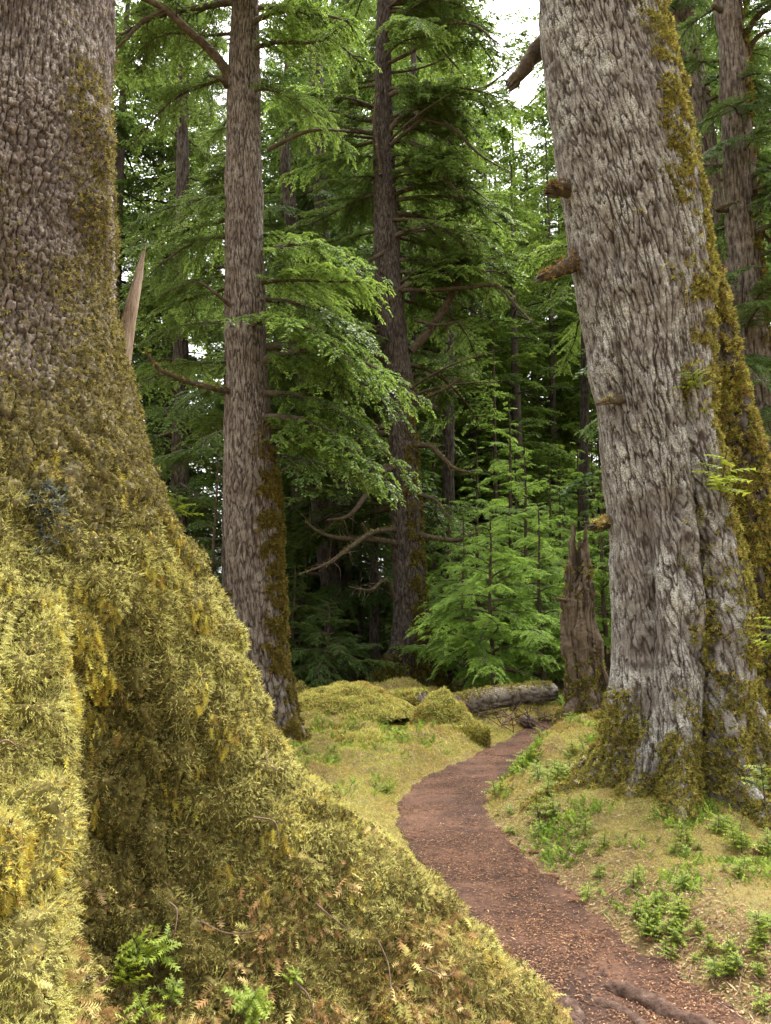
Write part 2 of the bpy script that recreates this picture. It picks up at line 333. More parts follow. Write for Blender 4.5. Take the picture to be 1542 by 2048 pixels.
def ground_h(x, y, pd=None):
    x = np.asarray(x, float); y = np.asarray(y, float)
    if pd is None: pd = path_dist(x, y)
    k = ss(-.1, .45, pd)
    n = .07*pn(xyz(x*.7, y*.7), 3)+.05*pn(xyz(x*1.9, y*1.9), 4)+.022*pn(xyz(x*5, y*5), 5)
    near = ss(14, 9, np.hypot(x, y))
    m = sum(h*np.exp(-((x-a)**2+(y-b)**2)/(r*r)*1.6) for a, b, r, h in MD)
    far = 1.6*ss(16, 60, np.hypot(x, y))+.35*pn(xyz(x*.12, y*.12), 8)*ss(12, 25, np.hypot(x, y))
    lump = (.15*np.maximum(0, pn(xyz(x*2.3, y*2.3), 12))+.06*np.maximum(0, pn(xyz(x*5.1, y*5.1), 13)))*ss(5.5, 8, y)
    return k*(.06+n+m+lump)+(1-k)*(.012*pn(xyz(x*3, y*3), 6)-.02)+far
def ax_(lo, hi, st, end, g=1.16):
    a = list(np.arange(lo, hi, st)); s = st
    while a[-1] < end: s *= g; a.append(a[-1]+s)
    s = st
    while a[0] > -end: s *= g; a.insert(0, a[0]-s)
    return np.array(a)
gx = ax_(-3.2, 4.4, .035, 400); gy = ax_(2.2, 14, .04, 400)
GX, GY = np.meshgrid(gx, gy); GPD = path_dist(GX, GY); GH = ground_h(GX, GY, GPD); GP = np.stack([GX, GY, GH], -1)
M_ground = noise_mat('forest_soil_and_moss', [(62, 50, 32), (94, 80, 46), (112, 98, 56), (80, 78, 40)], 3.5, .8, dist=.04)
g = link('forest_floor', mesh('forest_floor', GP.reshape(-1, 3), [grid_faces(len(gy), len(gx))], M_ground, smooth=True)); tag(g, None, None, kind='structure')
def gz(x, y): return float(ground_h(np.array([x]), np.array([y]))[0])
# path sheet
M_path = noise_mat('trodden_needle_path', [(36, 25, 18), (60, 42, 32), (86, 61, 46), (100, 73, 56)], 2.2, .8, dist=.03)
nc = 41; tg = nrm(np.gradient(PC, axis=0)); sd = np.stack([-tg[:, 1], tg[:, 0]], 1)
PCd = smooth_path(PC, 420); hw = np.interp(np.linspace(0, 1, 420), np.linspace(0, 1, 160), PHW); tg = nrm(np.gradient(PCd, axis=0)); sd = np.stack([-tg[:, 1], tg[:, 0]], 1)
uu = np.linspace(-1, 1, nc)[None]; ew = hw[:, None]*(1.0+.26*fbm(xyz(np.arange(420)[:, None]*.09+0*uu, np.sign(uu)*7+0*hw[:, None]), 3, 5))+.03
ew = ew*(1-.10*ss(5.5, 8, PCd[:, 1]))[:, None]
PX = PCd[:, None]+sd[:, None]*(uu*ew)[..., None]
PZ = ground_h(PX[..., 0], PX[..., 1])+.006+.012*(1-uu**8)*(1+.8*fbm(xyz(PX[..., 0]*5, PX[..., 1]*5), 3, 9))-.03*(np.abs(uu) > .99)
PP = np.concatenate([PX, PZ[..., None]], -1)[::-1]
pth = link('forest_path', mesh('forest_path', PP.reshape(-1, 3), [grid_faces(420, nc)], M_path, smooth=True)); tag(pth, None, None, kind='structure')

# litter of needles, cone scales and bark chips on the path and its right verge
def chips(n, P, N, L, Wd, pal, wts, seed):
    r = np.random.default_rng(seed); a = r.uniform(0, 2*np.pi, n); X = np.stack([np.cos(a), np.sin(a), r.uniform(-.2, .35, n)], 1); X = nrm(X-(X*N).sum(1, keepdims=True)*N*.8)
    Y = nrm(np.cross(N, X)); l = (L*r.lognormal(0, .5, n))[:, None]; w_ = (Wd*r.uniform(.5, 1.5, n))[:, None]; p = P+N*.006
    lift = N*.3*w_
    V = np.stack([p-X*l*.5, p+Y*w_*.5+lift, p+X*l*.5, p-Y*w_*.5+lift], 1).reshape(-1, 3); return V, np.repeat(pick(pal, wts, n, r, .25), 4, 0)
yy = PP[..., 1]; wg = np.clip(1.6/np.maximum(yy, 2.5), .1, 1)**1.6*(.28+ss(-.35, .4, fbm(PP*np.array([2.6, 2.6, 0]), 3, 17)))
p, nn, _, _ = sample_grid(PP, wg, 42000)
V, C = chips(42000, p, nn, .015, .005, [(108, 76, 54), (132, 98, 70), (78, 53, 39), (50, 34, 27), (156, 126, 92)], [4, 2.5, 4, 4, .6], 3)
vx = ss(-.2, .0, GPD)*(ss(.75, .2, GPD)+.10*ss(4.6, 3.2, GY)*(fbm(xyz(GX*2, GY*2), 2, 19) > 0))*ss(9, 4, GY)*((GX > .3+.0*GY))*(GY < 8.5)*(GX < GY*.56+.4)
p, nn, _, _ = sample_grid(GP, vx, 26000)
V2, C2 = chips(26000, p, nn, .021, .006, [(116, 82, 62), (138, 108, 80), (82, 57, 45), (118, 110, 76), (160, 138, 106)], [4, 3, 2, 2, 1.5], 4)
p, nn, _, _ = sample_grid(GP, vx, 700)
V3, C3 = chips(700, p+nn*.006, nn, .085, .0045, [(84, 66, 52), (120, 100, 80), (150, 130, 106), (64, 48, 38)], [3, 3, 1.5, 2], 6)
V = np.vstack([V, V2, V3]); C2 = np.vstack([C2, C3]); lt = link('needle_litter', mesh('needle_litter', V, [np.arange(len(V)).reshape(-1, 4)], M_litter, col=np.vstack([C, C2])))
tag(lt, 'reddish brown needles, bark flakes and cone scales scattered over the path', 'litter', kind='stuff')

# moss carpet: many small fronds on the ground
def carpet(name, label, wgt, n, s0, pal, wfn, seed, tm=FROND, out=.8, lift=0.):
    r = np.random.default_rng(seed); p, nn, i, j = sample_grid(GP, wgt, n, r)
    sz = s0*(.6+.8*r.random(n))*np.clip(p[:, 1]/5, .75, 2.2)
    C = pick(pal, wfn(p), n, r); X = tuft_dirs(nn, out, -.1, .9, r)
    V, C = instance(tm, p+nn*lift-nn*.004, X, nrm(nn+.6*r.normal(size=nn.shape)), sz, C)
    o = link(name, mesh(name, V, [tri_idx(len(V))], M_moss, col=C)); tag(o, label, 'moss' if name == 'moss_carpet' else 'ground cover', kind='stuff'); return o
PAL = [(176, 166, 86), (154, 154, 74), (194, 186, 112), (168, 130, 68), (116, 134, 54), (142, 114, 70)]
def wts(p):
    o = (ss(.0, .5, pn(p*1.3, 21))+.6*ss(1.0, 1.5, p[:, 0])*ss(5, 4.2, p[:, 1])*ss(-.4, .2, pn(p*3, 22)))[:, None]; gq = ss(.1, .5, pn(p*1.7, 33))[:, None]
    return np.concatenate([1.5+0*o, 1.3+0*o, 1.1-.5*o, .15+2.2*o, .2+1.3*gq, .1+.7*o], 1)
litz = ss(.02, .4, GPD+.3*pn(xyz(GX*2, GY*2), 2))
patch = .85+.15*ss(-.25, .25, fbm(xyz(GX*2.3, GY*2.3), 3, 14))
right = (GX > .55).astype(float); nearR = ss(6.6, 5.4, GY)*right
cov = ss(-.06, .08, GPD-.09*fbm(xyz(GX*4, GY*4), 3, 7))*(1-nearR*(1-litz*patch))
vis = ((GY > 2.4) & (GY < 17) & (np.abs(GX) < GY*.56+.4)).astype(float)*np.clip(1.1-GY/17, .12, 1)
spr = (vis*ss(.02, .2, GPD)*ss(-.05, .35, fbm(xyz(GX*1.9, GY*1.9), 3, 44))*((GX > .6)*ss(8.6, 7.6, GY)+.25*(GX < .6)*(GY > 6.5)*(GY < 10.5)))
carpet('green_sprigs', 'low bright green sprigs growing thickly among the moss right of the path', spr+1e-9, 7500, .05, [(116, 138, 48), (98, 122, 44), (138, 156, 60), (84, 104, 40)], lambda p: np.array([3, 3, 2, 2.]), 15, T_frond(6, .30, .3, .08, .14), 1.0, .008)
carpet('moss_carpet', 'yellow green feathery moss carpet covering the forest floor beside the path', cov*vis*np.clip((5.5/GY), .5, 1.3)+1e-9, 400000, .023, PAL, wts, 5, YARN, .62)
# ------------------------------------------------------------------ trunks
def pinterp(x, xp, yp):
    xp = np.asarray(xp, float); yp = np.asarray(yp, float); m = np.gradient(yp, xp); k = np.clip(np.searchsorted(xp, x)-1, 0, len(xp)-2)
    d = np.diff(yp)/np.diff(xp)
    for i in range(len(d)):
        if d[i] == 0: m[i] = m[i+1] = 0
    h = xp[k+1]-xp[k]; t = np.clip((x-xp[k])/h, 0, 1)
    return (2*t**3-3*t**2+1)*yp[k]+(t**3-2*t**2+t)*h*m[k]+(-2*t**3+3*t**2)*yp[k+1]+(t**3-t**2)*h*m[k+1]
def thetas(nvis, nhid, lo=-200, hi=20):
    """dense over the side that faces the path, coarse behind; closed ring from -270 to 90 degrees"""
    return np.radians(np.concatenate([np.linspace(-270, lo, nhid//2, endpoint=False), np.linspace(lo, hi, nvis, endpoint=False), np.linspace(hi, 90, nhid//2, endpoint=False)]))
def edges(Y, rows):
    """rows (py, left, right) -> z, x centre, radius"""
    a = np.array([W(l, p, Y) for p, l, r in rows]); b = np.array([W(r, p, Y) for p, l, r in rows])
    o = np.argsort(a[:, 2]); return a[o, 2], (a[o, 0]+b[o, 0])/2, (b[o, 0]-a[o, 0])/2
def trunk_grid(cx, cy, rad, th, zs, cellw=.06, cellh=.22, depth=.02, lump=.03, seed=0, twist=0., extra=None, scale_v=2.2, flaky=False):
    T, Z = np.meshgrid(th, zs); Rr = rad(T, Z); rm = float(np.median(Rr)); U = T*rm+twist*Z
    X0 = cx(Z); Y0 = cy(Z)
    P = np.stack([X0+Rr*np.cos(T), Y0+Rr*np.sin(T), Z], -1); N = grid_normals(P)
    wv = fbm(P*np.array([5, 5, 2.2]), 3, seed)
    wide = 1.; amp = .55+.9*ss(-.4, .4, fbm(P*2.1, 3, seed+20))
    if flaky:
        g2, g3, cid = vor(U/cellw*wide+wv*1.6, Z/cellh*wide+wv*1.2, seed+5); h2, h3, cid2 = vor(U/cellw*2.1+wv*2, Z/cellh*2.1+wv, seed+6)
        p3 = ss(.0, .16, g3-g2); p4 = ss(0, .2, h3-h2)
        d = depth*(p3*(.35+.65*cid)+.35*p4*cid2+.5*(g2-.4)*(cid-.4)-.6)+lump*fbm(P*1.6, 3, seed+9)+.3*depth*pn(P*60, seed)+.2*depth*pn(P*130, seed+1)
        pl = p3*(.55+.45*p4)*(.5+.5*cid); cid = 1.
    else:
        Q = np.stack([U/cellw*.62*wide+.5*wv, Z/cellh*.62*wide+0*U, .3*wv], -1)
        n1 = pn(Q, seed)+.35*pn(Q*np.array([2.1, 1.6, 1]), seed+1)+.18*pn(Q*4.3, seed+4); pl = ss(.02, .19, np.abs(n1))
        Q2 = Q*np.array([.45, .3, 1]); big = ss(.0, .10, np.abs(pn(Q2, seed+7)+.25*pn(Q2*2.7, seed+8)))
        g2, g3, cid = vor(U/cellw*1.9+wv*1.5, Z/cellh*scale_v+wv*1.2, seed+5); p3 = ss(.0, .14, g3-g2)
        d = amp*depth*(.75*pl+.7*big+.28*p3*(.3+cid)*pl-.8)+lump*fbm(P*1.6, 3, seed+9)+.16*depth*pn(P*45, seed)+.16*depth*pn(P*100, seed+1)
        pl = pl*(.35+.65*big)*(.75+.25*p3); cid = .4+.6*cid
    p2 = 1.
    if extra is not None: d = d+extra(P, T, Z)
    P2 = P+N*d[..., None]
    return dict(P=P2, N=grid_normals(P2), v=np.clip(pl*(.45+.55*p2)*(.75+.35*cid), 0, 1), uv=np.stack([U, Z], -1), T=T, Z=Z, nr=len(zs), nc=len(th))
def trunk_obj(name, t, mat, parent):
    me = mesh(name, t['P'].reshape(-1, 3), [grid_faces(t['nr'], t['nc'], 0, True)], mat, v=t['v'].ravel(), uv=t['uv'].reshape(-1, 2), smooth=True)
    t['me'] = me; return link(name, me, parent, True)
def undercoat(t, m):
    a = t['me'].attributes.new('m', 'FLOAT', 'POINT'); a.data.foreach_set('value', np.clip(m, 0, 1).astype(np.float32).ravel())
def moss_on(name, t, wgt, n, size, pal, wfn, parent, seed, tm=STAR, out=.7, down=.2, pad=0., rnd=.8, label=None, lit=None):
    r = np.random.default_rng(seed); p, nn, i, j = sample_grid(t['P'], wgt, n, r)
    N2 = t['N'][i, j]; N2 = np.where((N2*nn).sum(1, keepdims=True) < 0, nn, nn)
    C = pick(pal, wfn(p, t['T'][i, j], t['Z'][i, j]) if callable(wfn) else wfn, n, r)
    X = tuft_dirs(N2, out, down, rnd, r)
    pd = pad*np.maximum(0, .35+fbm(p*9, 3, seed))[:, None]
    if tm is STAR: Zz = X; Xx = np.cross(X, r.normal(size=X.shape)); V, C = instance(tm, p+N2*pd, Xx, Zz, size*(.6+.8*r.random(n)), C)
    else: V, C = instance(tm, p+N2*pd, X, nrm(N2+.7*r.normal(size=N2.shape)), size*(.45+1.1*r.random(n)), C)
    return link(name, mesh(name, V, [tri_idx(len(V))], M_moss, col=C), parent, True)
const = lambda c: (lambda z: np.full(np.shape(z), float(c)))

# ---- the mossy spruce on the left
sx, sy = -1.5, 2.8
ZK = [-.3, 0, .165, .27, .49, .72, .98, 1.19, 1.485, 1.83, 2.31, 3.1, 4.5, 9]
TOP = [.53, .41, .365, .32]
PRF = {-270: [1.3, 1.2, 1.1, 1.05, .95, .85, .78, .74, .68, .62]+TOP, -130: [1.3, 1.2, 1.1, 1.05, .95, .85, .78, .74, .68, .64]+TOP, -85: [1.4, 1.3, 1.2, 1.18, 1.1, 1.0, .92, .86, .8, .69]+TOP,
       -62: [1.66, 1.58, 1.54, 1.51, 1.45, 1.37, 1.22, 1.09, .93, .73]+TOP, -52: [1.62, 1.55, 1.51, 1.48, 1.40, 1.30, 1.15, 1.03, .89, .72]+TOP, -43: [1.58, 1.44, 1.30, 1.20, 1.03, .92, .86, .81, .78, .70]+TOP, -33: [1.62, 1.46, 1.30, 1.18, .96, .84, .79, .76, .75, .68]+TOP, -20: [1.88, 1.74, 1.58, 1.44, 1.16, .94, .86, .83, .79, .70]+TOP,
       -3: [2.3, 2.2, 2.08, 2.0, 1.8, 1.48, 1.14, 1.04, .90, .72]+TOP, 12: [2.2, 2.05, 1.85, 1.75, 1.5, 1.3, 1.1, 1.0, .88, .71]+TOP, 35: [1.4, 1.3, 1.2, 1.1, 1.0, .95, .88, .82, .75, .66]+TOP, 60: [1.3, 1.2, 1.1, 1.05, .95, .85, .78, .74, .68, .62]+TOP}
def spruce_rad(T, Z):
    ks = sorted(PRF); D = np.degrees(T[0]); tab = np.stack([pinterp(Z[:, 0], ZK, PRF[k]) for k in ks], 1)
    kk = np.array(ks+[90]); tab = np.concatenate([tab, tab[:, :1]], 1); i = np.clip(np.searchsorted(kk, D)-1, 0, len(kk)-2)
    t = (D-kk[i])/(kk[i+1]-kk[i]); m = np.gradient(tab, kk, axis=1); h = (kk[i+1]-kk[i])[None]; t = t[None]
    return (2*t**3-3*t**2+1)*tab[:, i]+(t**3-2*t**2+t)*h*m[:, i]*.6+(-2*t**3+3*t**2)*tab[:, i+1]+(t**3-t**2)*h*m[:, i+1]*.6
def spruce_extra(P, T, Z):
    m = ss(2.6, 1.6, Z); f1, f2, c = vor(T*9+fbm(P*4, 2, 40), Z*5.5+fbm(P*4, 2, 41), 11)
    D = np.degrees(T); rec = np.exp(-((D+31)/15)**2)*ss(1.5, 1.1, Z)*ss(.3, .55, Z)
    bulge = .055*np.exp(-((D+14)/13)**2)*(np.exp(-((Z-3.3)/.16)**2)+.7*np.exp(-((Z-3.0)/.1)**2))*(1+.6*pn(P*12, 53))
    return m*.05*(ss(0, .4, f2-f1)*(.5+c)-.5)+ss(.9, .3, Z)*.05*pn(P*2.5, 51)+m*.014*pn(P*11, 52)+rec*(.07*fbm(P*np.array([9, 9, 6]), 3, 54)-.05)+bulge
zs = np.concatenate([np.linspace(-.3, 3.4, 520), np.linspace(3.41, 9, 260)[1:]])
tr = trunk_grid(const(sx), const(sy), spruce_rad, thetas(560, 60, -125, 35), zs, .032, .036, .019, .035, 3, 0, spruce_extra, 1.6, True)
SP = thing('spruce_tree', (sx, sy, 0), 'huge spruce with thick yellow moss coat on its flared base at left edge', 'tree')
trunk_obj('trunk', tr, M_bark_spruce, SP)
P_, T_, Z_ = tr['P'], np.degrees(tr['T']), tr['Z']
def vis_th(T, lo, hi): return ss(lo-8, lo, T)*ss(hi+8, hi, T)
nz = fbm(P_*np.array([3, 3, 2.]), 4, 60)
plate = tr['v']
low = ss(2.0, 1.55, Z_+.35*nz); midz = ss(2.9, 1.9, Z_+.5*nz)*ss(1.3, 1.75, Z_)
hi_ = 1.0*np.exp(-((T_+14)/12)**2)*np.exp(-((Z_-3.2)/.28)**2)+ss(.2, .34, fbm(P_*np.array([5, 5, 2.5]), 4, 66)+.35*ss(-60, -15, T_)-.12*(Z_-2.6))*ss(4.6, 2.6, Z_)*.8
vis = vis_th(T_, -112, 30)
recess = np.clip(1.3*np.exp(-((T_+31+8*nz)/15)**2)*ss(1.5, 1.15, Z_+.3*nz)*ss(.3, .55, Z_+.2*nz), 0, 1)  # darker cushion moss in the hollow, with its shade painted in too
SPAL = [(190, 184, 116), (180, 174, 102), (158, 152, 82), (184, 160, 66), (92, 86, 46), (158, 126, 82), (160, 160, 84)]
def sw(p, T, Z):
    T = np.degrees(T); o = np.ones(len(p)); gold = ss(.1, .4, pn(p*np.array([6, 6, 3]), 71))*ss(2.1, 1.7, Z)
    rec = np.exp(-((T+31)/14)**2)*ss(1.3, 1.0, Z)*ss(.1, .4, Z); br = ss(.75, .35, Z+.25*pn(p*3, 77))*ss(-50, -38, T)  # rec: dark olive moss plus painted shade of the hollow
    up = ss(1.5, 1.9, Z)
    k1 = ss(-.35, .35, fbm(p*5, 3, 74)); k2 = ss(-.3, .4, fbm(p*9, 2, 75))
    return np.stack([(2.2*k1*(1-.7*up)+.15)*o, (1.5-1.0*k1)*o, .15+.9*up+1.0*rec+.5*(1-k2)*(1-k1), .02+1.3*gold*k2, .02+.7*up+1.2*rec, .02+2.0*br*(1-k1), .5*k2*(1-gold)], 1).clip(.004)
undercoat(tr, np.maximum(low, midz*.8)*ss(.1, .4, plate+.3*low))
gap = ss(-.55, -.25, fbm(P_*np.array([7, 7, 3.]), 3, 64))
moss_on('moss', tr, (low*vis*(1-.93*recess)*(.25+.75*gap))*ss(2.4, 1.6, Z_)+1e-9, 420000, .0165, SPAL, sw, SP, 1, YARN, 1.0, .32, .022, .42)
moss_on('cushion_moss', tr, (np.maximum(midz*(.12+.88*ss(.3, .6, plate)), hi_)+.9*recess)*vis+1e-9, 110000, .013, [(102, 94, 48), (124, 114, 60), (146, 134, 78), (76, 70, 38), (110, 94, 58)], [3, 3, 1.5, 2, 1], SP, 2, STAR, .9, .1, .035, .5)
bd = vis_th(T_, -50, 5)*ss(.85, .35, Z_+.2*nz)*ss(.0, .1, Z_)
moss_on('fern_moss', tr, bd*ss(-.05, .3, fbm(P_*4, 3, 81))+1e-9, 7000, .038, [(148, 116, 74), (166, 142, 94), (122, 94, 60), (178, 166, 102), (150, 144, 78)], [3, 3, 2, 2, 2], SP, 3, FRONDW, .45, .55, .02, .7)
hg = vis_th(T_, -60, -2)*ss(.5, .8, Z_)*ss(2.1, 1.8, Z_)*ss(.05, .35, fbm(P_*np.array([6, 6, 2.5]), 3, 86))
moss_on('hanging_moss', tr, hg+1e-9, 3800, .034, [(178, 164, 70), (164, 144, 62), (142, 118, 60), (172, 162, 74)], [3, 2, 2, 2], SP, 4, FRONDW, .35, 1.0, .02, .35)
lc = np.exp(-(((T_+53)/6)**2+((Z_-1.74)/.10)**2))+.5*np.exp(-(((T_+46)/4)**2+((Z_-1.86)/.05)**2))
moss_on('leaf_lichen', tr, lc*ss(.15, .4, lc)*ss(-.2, .1, nz)+1e-9, 260, .022, [(92, 98, 88), (108, 112, 100), (74, 78, 70)], [2, 1, 2], SP, 5, STAR, .9, 0, .03, .5)
pts = smooth_path([W(228, 800, 2.93), W(240, 735, 2.97), W(262, 620, 3.0), W(287, 507, 3.05)], 70); q = np.linspace(0, 1, 70)[:, None]; th = np.linspace(0, 2*np.pi, 40, endpoint=False)[None]
tn = nrm(np.gradient(pts, axis=0)); ea = nrm(np.cross(tn, [0, 1., 0])); eb = np.cross(tn, ea); gr_ = 1+.22*pn(np.stack([np.cos(th)*2.2+0*q, np.sin(th)*2.2+0*q, q*2.2+0*th], -1), 3)+.12*pn(np.stack([np.cos(th)*6+0*q, np.sin(th)*6+0*q, q*5+0*th], -1), 4)
wd = np.interp(q, [0, .3, .6, .85, 1], [.036, .034, .027, .017, .004])*gr_
v = pts[:, None]+ea[:, None]*(np.cos(th)*wd)[..., None]+eb[:, None]*(np.sin(th)*wd*.55)[..., None]; v = v+tn[:, None]*((q > .75)*(q-.75)*.5*pn(np.stack([np.cos(th)*3+0*q, np.sin(th)*3+0*q, 0*q+0*th], -1), 9))[..., None]
link('broken_slab', mesh('broken_slab', v.reshape(-1, 3), [grid_faces(70, 40, 0, True)], M_pale, smooth=True), SP, True)

# ---- the leaning giant on the right
YG = 6.2
gzk, gxk, grk = edges(YG, [(1760, 1195, 1490), (1640, 1200, 1480), (1540, 1232, 1478), (1400, 1240, 1482), (1200, 1236, 1478), (1000, 1226, 1440), (800, 1200, 1412), (600, 1170, 1408), (400, 1138, 1384), (200, 1108, 1345), (0, 1088, 1302), (-300, 1066, 1250), (-700, 1040, 1190)])
gcx = lambda z: pinterp(z, gzk, gxk)
def giant_rad(T, Z):
    r = pinterp(Z, gzk, grk); D = np.degrees(T); b = gz(2.2, 6.2)
    fl = np.exp(-np.maximum(Z-b, -.2)/.30); h = 0
    for a, wd, A in [(-170, 12, .34), (-140, 10, .28), (-108, 9, .42), (-70, 11, .36), (-22, 18, .5), (30, 25, .4), (-215, 20, .3)]:
        h = h+A*np.exp(-((D-a)/wd)**2)
    fold = sum(A*np.exp(-((D-a-4*Z)/wd)**2) for a, wd, A in [(-143, 8, -.09), (-88, 6, -.13), (-116, 12, .06), (-66, 10, .07)])
    return r*(1+.05*np.cos(2*T+.5))+fl*(h-.02)+fold*ss(5, 1, Z)
def giant_extra(P, T, Z):
    D = np.degrees(T); e = 0
    for a, z, wa, wz, A in [(-104, 2.35, 8, .17, -.12), (-102, 1.9, 9, .2, -.12), (-106, 1.45, 10, .2, -.09), (-93, 2.1, 5, .5, .04), (-96, 1.25, 6, .3, -.05), (-120, 1.7, 8, .5, .025), (-64, .62, 4, .22, -.3), (-132, 4.45, 5, .2, -.08), (-142, 3.42, 4, .22, -.09)]:
        e = e+A*np.exp(-((D-a)/wa)**2-((Z-z)/wz)**2)
    return e
zs = np.concatenate([np.linspace(-.3, 7.3, 900), np.linspace(7.33, 12, 60)])
tg_ = trunk_grid(gcx, const(YG), giant_rad, thetas(440, 70, -215, 25), zs, .026, .13, .016, .04, 13, .12, giant_extra)
GI = thing('leaning_giant_tree', (float(gcx(.1)), YG, 0), 'massive pale grey trunk leaning left beside the path with mossy right side', 'tree')
trunk_obj('trunk', tg_, M_bark_lean, GI)
P_, T_, Z_ = tg_['P'], np.degrees(tg_['T']), tg_['Z']
nz = fbm(P_*np.array([3.2, 3.2, 1.8]), 4, 90); nf = fbm(P_*7, 3, 91)
edge = ss(-70, -42, T_+30*nz+7*(Z_-3)*.6)*ss(.05, .3, nf+.14)
basem = ss(.62, .30, Z_+.75*nz-.35*ss(-135, -150, T_)-.2*np.exp(-((T_+108)/10)**2)+.6*np.exp(-((T_+64)/9)**2))*ss(-.4, -.05, nf+.1)
bottomr = ss(-100, -80, T_+30*nz)*ss(2.3, 1.2, Z_)*ss(-.1, .25, nf+.1)
spots = ss(.42, .6, nf+.25*nz)*ss(-118, -80, T_)
wm = np.clip(np.maximum.reduce([edge, basem, bottomr*.8, spots*.8]), 0, 1)*vis_th(T_, -205, 10)
GPAL = [(146, 136, 60), (118, 112, 50), (164, 154, 80), (84, 76, 42), (126, 98, 58), (118, 120, 50)]
moss_on('moss', tg_, wm+1e-9, 90000, .024, GPAL, [3, 3, 2, 2, 1, 1], GI, 6, STAR, .9, .05, .07, .5)
# the rear mossy stem that parts from the main trunk
szk, sxk, srk = edges(6.75, [(1900, 1420, 1640), (1640, 1430, 1640), (1400, 1440, 1612), (1200, 1425, 1556), (1000, 1385, 1528), (800, 1350, 1484), (600, 1330, 1440), (420, 1316, 1392), (250, 1300, 1352)])
def stem_rad(T, Z):
    D = np.degrees(T); fl = np.exp(-np.maximum(Z-.05, -.2)/.3)
    return pinterp(Z, szk, srk)+fl*sum(A*np.exp(-((D-a)/wd)**2) for a, wd, A in [(-110, 12, .5), (-60, 14, .4), (-10, 20, .4)])-.05*np.exp(-((D+75)/8)**2)
ts = trunk_grid(lambda z: pinterp(z, szk, sxk), const(6.75), stem_rad, thetas(170, 40, -190, 20), np.linspace(-.3, 5.9, 560), .026, .09, .025, .05, 23)
trunk_obj('side_stem', ts, M_bark_mid, GI)
P_, T_, Z_ = ts['P'], np.degrees(ts['T']), ts['Z']
nf = fbm(P_*6, 3, 95)
moss_on('moss', ts, ss(-.2, .15, nf)*ss(-150, -100, T_+25*nf)*vis_th(T_, -170, 10)+1e-9, 32000, .036, GPAL, [3, 3, 2, 2, 2, 1], GI, 7, STAR, .9, .05, .06, .5)
def limb(name, P, rr, mat, parent, n=24, ns=8, lump=.2, mossn=0, seed=0, pal=None, twigs=0):
    pts = smooth_path(P, n); rd = np.interp(np.linspace(0, 1, n), np.linspace(0, 1, len(rr)), rr)
    v, f, c = tube(pts, rd, ns, 0, lump, seed); VA = [v]; FA = [f]; CA = [c]; off = len(v); rt = np.random.default_rng(seed+900)
    for q in range(twigs):
        i = rt.integers(n//4, n); ln = rt.uniform(.15, .6)*min(1, rd[0]*14); dd = nrm(rt.normal(size=3)*[1, .8, .8]+.6*nrm(pts[min(i, n-1)]-pts[i-1])); bb = rt.normal(size=3)*.12*ln
        tv_, tf_, tc__ = tube(smooth_path([pts[i], pts[i]+dd*ln*.5+bb, pts[i]+dd*ln+[0, 0, -.1*ln]], 6), np.linspace(min(.012, rd[i]*.5), .002, 6), 4, off); VA.append(tv_); FA.append(tf_); CA.append(tc__); off += len(tv_)
    for q in range(9 if name == 'broken_branch' else 0):
        e_ = nrm(pts[-1]-pts[-3]); bb = nrm(np.cross(e_, rt.normal(size=3)))*rd[-1]*rt.uniform(.2, 1.1); ln = rt.uniform(.03, .12)
        tv_, tf_, tc__ = tube(np.array([pts[-3]+bb, pts[-1]+bb*1.1, pts[-1]+bb*1.05+e_*ln]), [rd[-1]*.5, rd[-1]*.35, .002], 5, off); VA.append(tv_); FA.append(tf_); CA.append(tc__); off += len(tv_)
    o = link(name, mesh(name, np.vstack(VA), [np.vstack(FA), np.vstack(CA)], mat, smooth=True), parent, True)
    if mossn:
        r = np.random.default_rng(seed); k = r.integers(0, n*ns, mossn); p = v[:n*ns][k]; nn = nrm(p-np.repeat(pts, ns, 0)[k]); m = nn[:, 2] > r.uniform(-.6, .5, mossn); p, nn = p[m], nn[m]; p = p+r.normal(size=p.shape)*.3*np.repeat(rd, ns)[k][m][:, None]
        X = np.cross(nn, r.normal(size=nn.shape)); V, C = instance(STAR, p, X, nn, .03*(.6+.8*r.random(len(p))), pick(pal or GPAL, [1]*len(pal or GPAL), len(p), r))
        link('moss', mesh('moss', V, [tri_idx(len(V))], M_moss, col=C), o).location = (0, 0, 0)
        o2 = o.children[0]; o2.location = (0, 0, 0)
    return o
def px(*pts): return [W(a, b, Y) for a, b, Y in pts]
limb('broken_branch', px((1200, 404, 6.35), (1160, 390, 6.22), (1130, 381, 6.1), (1104, 378, 6.0)), [.10, .075, .062, .045], M_twig, GI, 14, 10, .35, 400, 31, [(140, 108, 60), (120, 98, 52), (110, 80, 50)])
limb('broken_branch', px((1205, 508, 6.35), (1160, 520, 6.22), (1115, 542, 6.1), (1084, 556, 6.0)), [.10, .08, .07, .05, .03], M_twig, GI, 16, 10, .35, 500, 32, [(140, 108, 60), (120, 98, 52), (110, 80, 50)])
limb('broken_branch', px((1110, 60, 6.6), (1080, 95, 6.6), (1050, 135, 6.6), (1020, 170, 6.6)), [.09, .085, .07, .05], M_twig, GI, 24, 12, .4, 60, 33)
limb('broken_branch', px((1245, 800, 6.0), (1225, 801, 5.85), (1204, 806, 5.75)), [.05, .03, .015], M_twig, GI, 10, 8, .4, 60, 34)
limb('broken_branch', px((1250, 1040, 6.4), (1225, 1045, 6.3), (1190, 1052, 6.2)), [.05, .05, .03], M_twig, GI, 12, 8, .3, 500, 35, [(190, 172, 110), (170, 150, 90), (150, 130, 70)])
limb('broken_branch', px((1255, 1010, 6.5), (1230, 1030, 6.4), (1210, 1045, 6.3)), [.07, .05, .02], M_twig, GI, 12, 8, .4, 0, 36)
